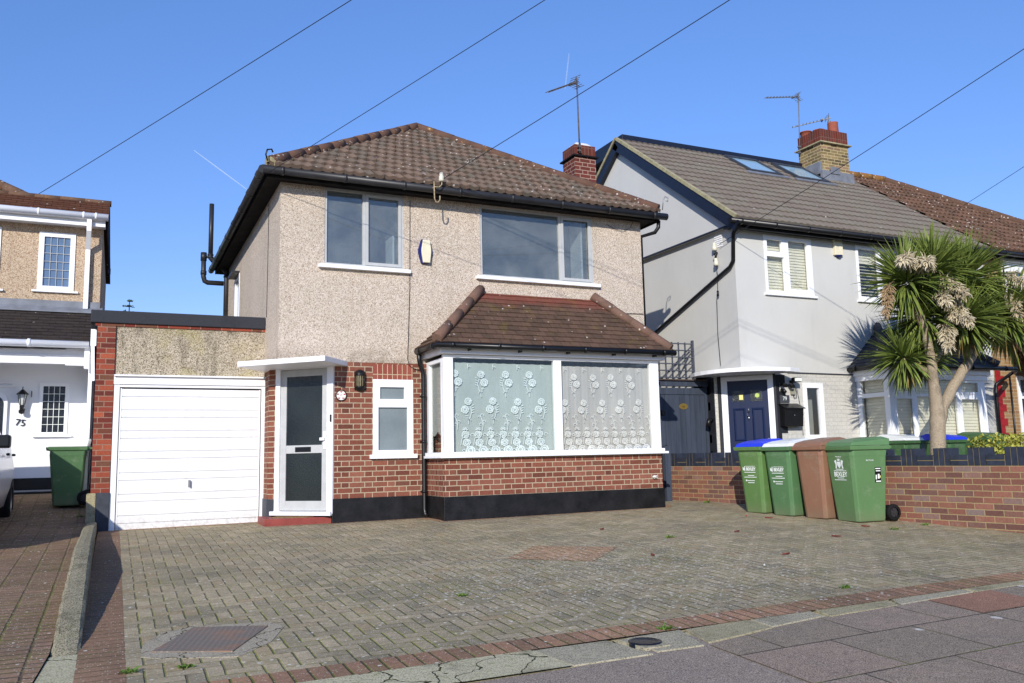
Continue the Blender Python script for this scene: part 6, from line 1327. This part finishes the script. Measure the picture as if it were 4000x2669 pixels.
def bit(x,y,s_,mat,lab,cat,group=None):
    mb=MB(); z=gz(x,y)+.008; a=R.uniform(0,3); c,s=math.cos(a)*s_,math.sin(a)*s_
    mb.hull8([(x-c,y-s,z),(x+s*.4,y-c*.4,z),(x+c,y+s,z),(x-s*.4,y+c*.4,z)],[(x-c,y-s,z+.012),(x+s*.4,y-c*.4,z+.004),(x+c,y+s,z+.016),(x-s*.4,y+c*.4,z+.006)]); return tag(mb.obj('fallen_leaf' if cat=='leaf' else 'litter',mat),lab,cat,group)
for x,y in ((5.0,-4.6),(6.9,-3.6),(7.6,-4.5),(5.6,-2.6),(8.2,-2.7),(8.6,-4.0),(6.2,-5.2)): bit(x,y,.055,M_leafbrn,'single brown fallen leaf on the grey driveway','leaf','brown fallen leaves on the driveway')
bit(8.1,-2.35,.035,M_orange,'small orange scrap on the driveway in front of the bins','litter'); bit(5.55,-5.62,.022,M_print,'white crumpled scrap of paper on the driveway','litter')
# ================= CAR
CR=thing('parked_car','white car at the left edge parked on the neighbour driveway','car',(-2.2,0,.1))
cx1=-1.42; czb=.22
def carprof(mb,stations,mi=0):
    prev=None
    for y,zb,zt,hw in stations: pass
sec=[]
for y,hood in ((-2.35,.62),(-2.2,.85),(-1.6,1.0),(-1.1,1.06),(-.3,1.10),(.8,1.12),(1.5,1.12),(1.9,1.08),(2.05,.9)):
    nar=.10 if y<-2 or y>2.0 else (.04 if abs(y)>1.6 else 0)
    xr=cx1-nar; xl=-3.2+nar; zb=czb+.02
    sec.append([(xr-.06,y,zb),(xr,y,zb+.25),(xr+.01,y,zb+.5),(xr-.05,y,hood-.06),(xr-.16,y,hood),(xl+.16,y,hood),(xl+.05,y,hood-.06),(xl-.01,y,zb+.5),(xl,y,zb+.25),(xl+.06,y,zb)])
mb=MB()
for a_,b_ in zip(sec,sec[1:]):
    for k in range(10): j=(k+1)%10; mb.poly([a_[k],b_[k],b_[j],a_[j]],smooth=True)
mb.poly(sec[0]); mb.poly(list(reversed(sec[-1])))
mb.obj('body',M_car,CR)
mb=MB(); mb.hull8([(cx1-.13,-1.0,1.08),(cx1-.13,1.85,1.1),(-3.07,1.85,1.1),(-3.07,-1.0,1.08)],[(cx1-.34,-.25,1.56),(cx1-.34,1.35,1.58),(-2.86,1.35,1.58),(-2.86,-.25,1.56)]); mb.obj('windows',M_carglass,CR,bevel=.02)
mb=MB(); mb.hull8([(cx1-.33,-.28,1.555),(cx1-.33,1.38,1.575),(-2.87,1.38,1.575),(-2.87,-.28,1.555)],[(cx1-.40,-.1,1.61),(cx1-.40,1.2,1.63),(-2.8,1.2,1.63),(-2.8,-.1,1.61)]); mb.obj('roof',M_car,CR,bevel=.02)
mb=MB(); mb.box(cx1-.05,cx1+.12,-.75,-.62,1.0,1.16); mb.obj('mirror',M_black,CR,bevel=.03)
for y in (.35,1.2): 
    mb=MB(); mb.box(cx1-.01,cx1+.03,y,y+.14,.92,.955); mb.obj('door_handle',M_black,CR,bevel=.008)
for y in (-1.45,1.35):
    for x,s_ in ((cx1-.10,1),(-3.1,-1)):
        mb=MB(); mb.lathe([(.20,-.11),(.30,-.11),(.33,-.08),(.33,.08),(.30,.11),(.20,.11)],(x,y,czb+.08),24,axis='x'); t=mb.obj('wheel',M_rubber,CR)
        mb=MB(); mb.lathe([(0,s_*.08),(.05,s_*.085),(.18,s_*.05),(.205,s_*.10)],(x,y,czb+.08),20,axis='x'); mb.obj('rim',M_rim,t)
CR.location=(-2.2+.155,.62,.17); CR.rotation_euler=(0,0,rad(1))
M_aer=flat('dull_aerial_alloy',(120,122,124),.6,.3,metal=.3,var=.15,sc_=20)
# ================= OVERHEAD WIRES
def wire(p,q,lab,sag=.25,r=.0055):
    p=Vector(p);q=Vector(q); mb=MB(); n=24; mb.tube([p.lerp(q,t/n)+Vector((0,0,-4*sag*(t/n)*(1-t/n))) for t in range(n+1)],r,5); return tag(mb.obj('overhead_wire',M_wire),lab,'wire','overhead telephone wires')
PO=Vector((10.3,-17.0,8.3))
wire((-1.5,4.6,5.48),PO+Vector((-.1,0,0)),'overhead wire running up from the left neighbour roof',.12)
wire((1.78,-.28,4.80),PO+Vector((0,0,.05)),'overhead wire from the left eaves of the pebbledashed house',.12,.0045)
wire((4.34,-.45,4.99),PO+Vector((.1,0,0)),'overhead wire from the cream insulator under the gutter',.12)
wire((9.97,.20,4.62),PO+Vector((.2,0,-.02)),'overhead wire from the corner of the grey house',.12)
wire((18.2,2.1,6.3),PO+Vector((.3,0,0)),'overhead wire at the right edge above the brown roof',.12)
yagi('tv_aerial',(15.28,3.45,8.15),(15.36,3.45,9.74),(14.12,3.25,9.36),'pale television aerial on a tall mast beside the yellow chimney','',M_aer,9,.12,lash=(8.2,8.35))
yagi('tv_aerial',(16.05,3.2,8.85),(16.07,3.2,9.18),(15.38,3.75,8.98),'small low television aerial above the terracotta chimney pot','',M_aer,9,.14)
# far conifer and contrails
mb=MB()
for i in range(9):
    z=10.2-.28*i; n=4+i
    for k in range(n):
        a=R.uniform(0,6.28); L=.12+.16*i; p=Vector((.0,0,z)); q=p+Vector((math.cos(a)*L,math.sin(a)*L,-.02+R.uniform(-.05,.05)*L)); mb.bar(p,q,.02,.02); 
        for j in range(5): s=p.lerp(q,.3+.17*j); mb.bar(s,s+Vector((R.uniform(-.12,.12),R.uniform(-.12,.12),R.uniform(-.02,.08))),.03,.03)
mb.tube([(0,0,0),(0,0,10.2)],[.2,.02],6)
o=mb.obj('conifer',M_conif,None,weld=False); o.location=(.42,32,-1.62); tag(o,'distant conifer tip poking above the flat garage roof','tree')
def contrail(name,p,q,r,alpha,lab):
    t=T(name+'_vapour'); nt_=t.t; out=[n for n in nt_.nodes if n.type=='OUTPUT_MATERIAL'][0]; nt_.nodes.remove(t.b)
    tr=t.n('BsdfTransparent'); df=t.n('BsdfDiffuse'); df.inputs[0].default_value=(.9,.95,1,1); mx=t.n('MixShader'); lw=t.n('LayerWeight'); 
    f=t.m('MULTIPLY',t.m('POWER',t.m('SUBTRACT',1.,lw.outputs[1]),1.5),alpha); nt_.links.new(f,mx.inputs[0]); nt_.links.new(tr.outputs[0],mx.inputs[1]); nt_.links.new(df.outputs[0],mx.inputs[2]); nt_.links.new(mx.outputs[0],out.inputs[0])
    mb=MB(); p=Vector(p);q=Vector(q); mb.tube([p.lerp(q,i/8) for i in range(9)],[r*(.3+.7*math.sin(math.pi*(.12+.76*i/8))) for i in range(9)],10,caps=False); return tag(mb.obj(name,t.mat),lab,'vapour trail')
contrail('vapour_trail',(166,2340,833),(311,2355,742),2.0,.22,'faint slanting white vapour trail above the garage')
contrail('vapour_trail',(1105,1941,1104),(1112,1983,1017),2.6,.10,'very faint upright vapour trail above the chimney aerial')
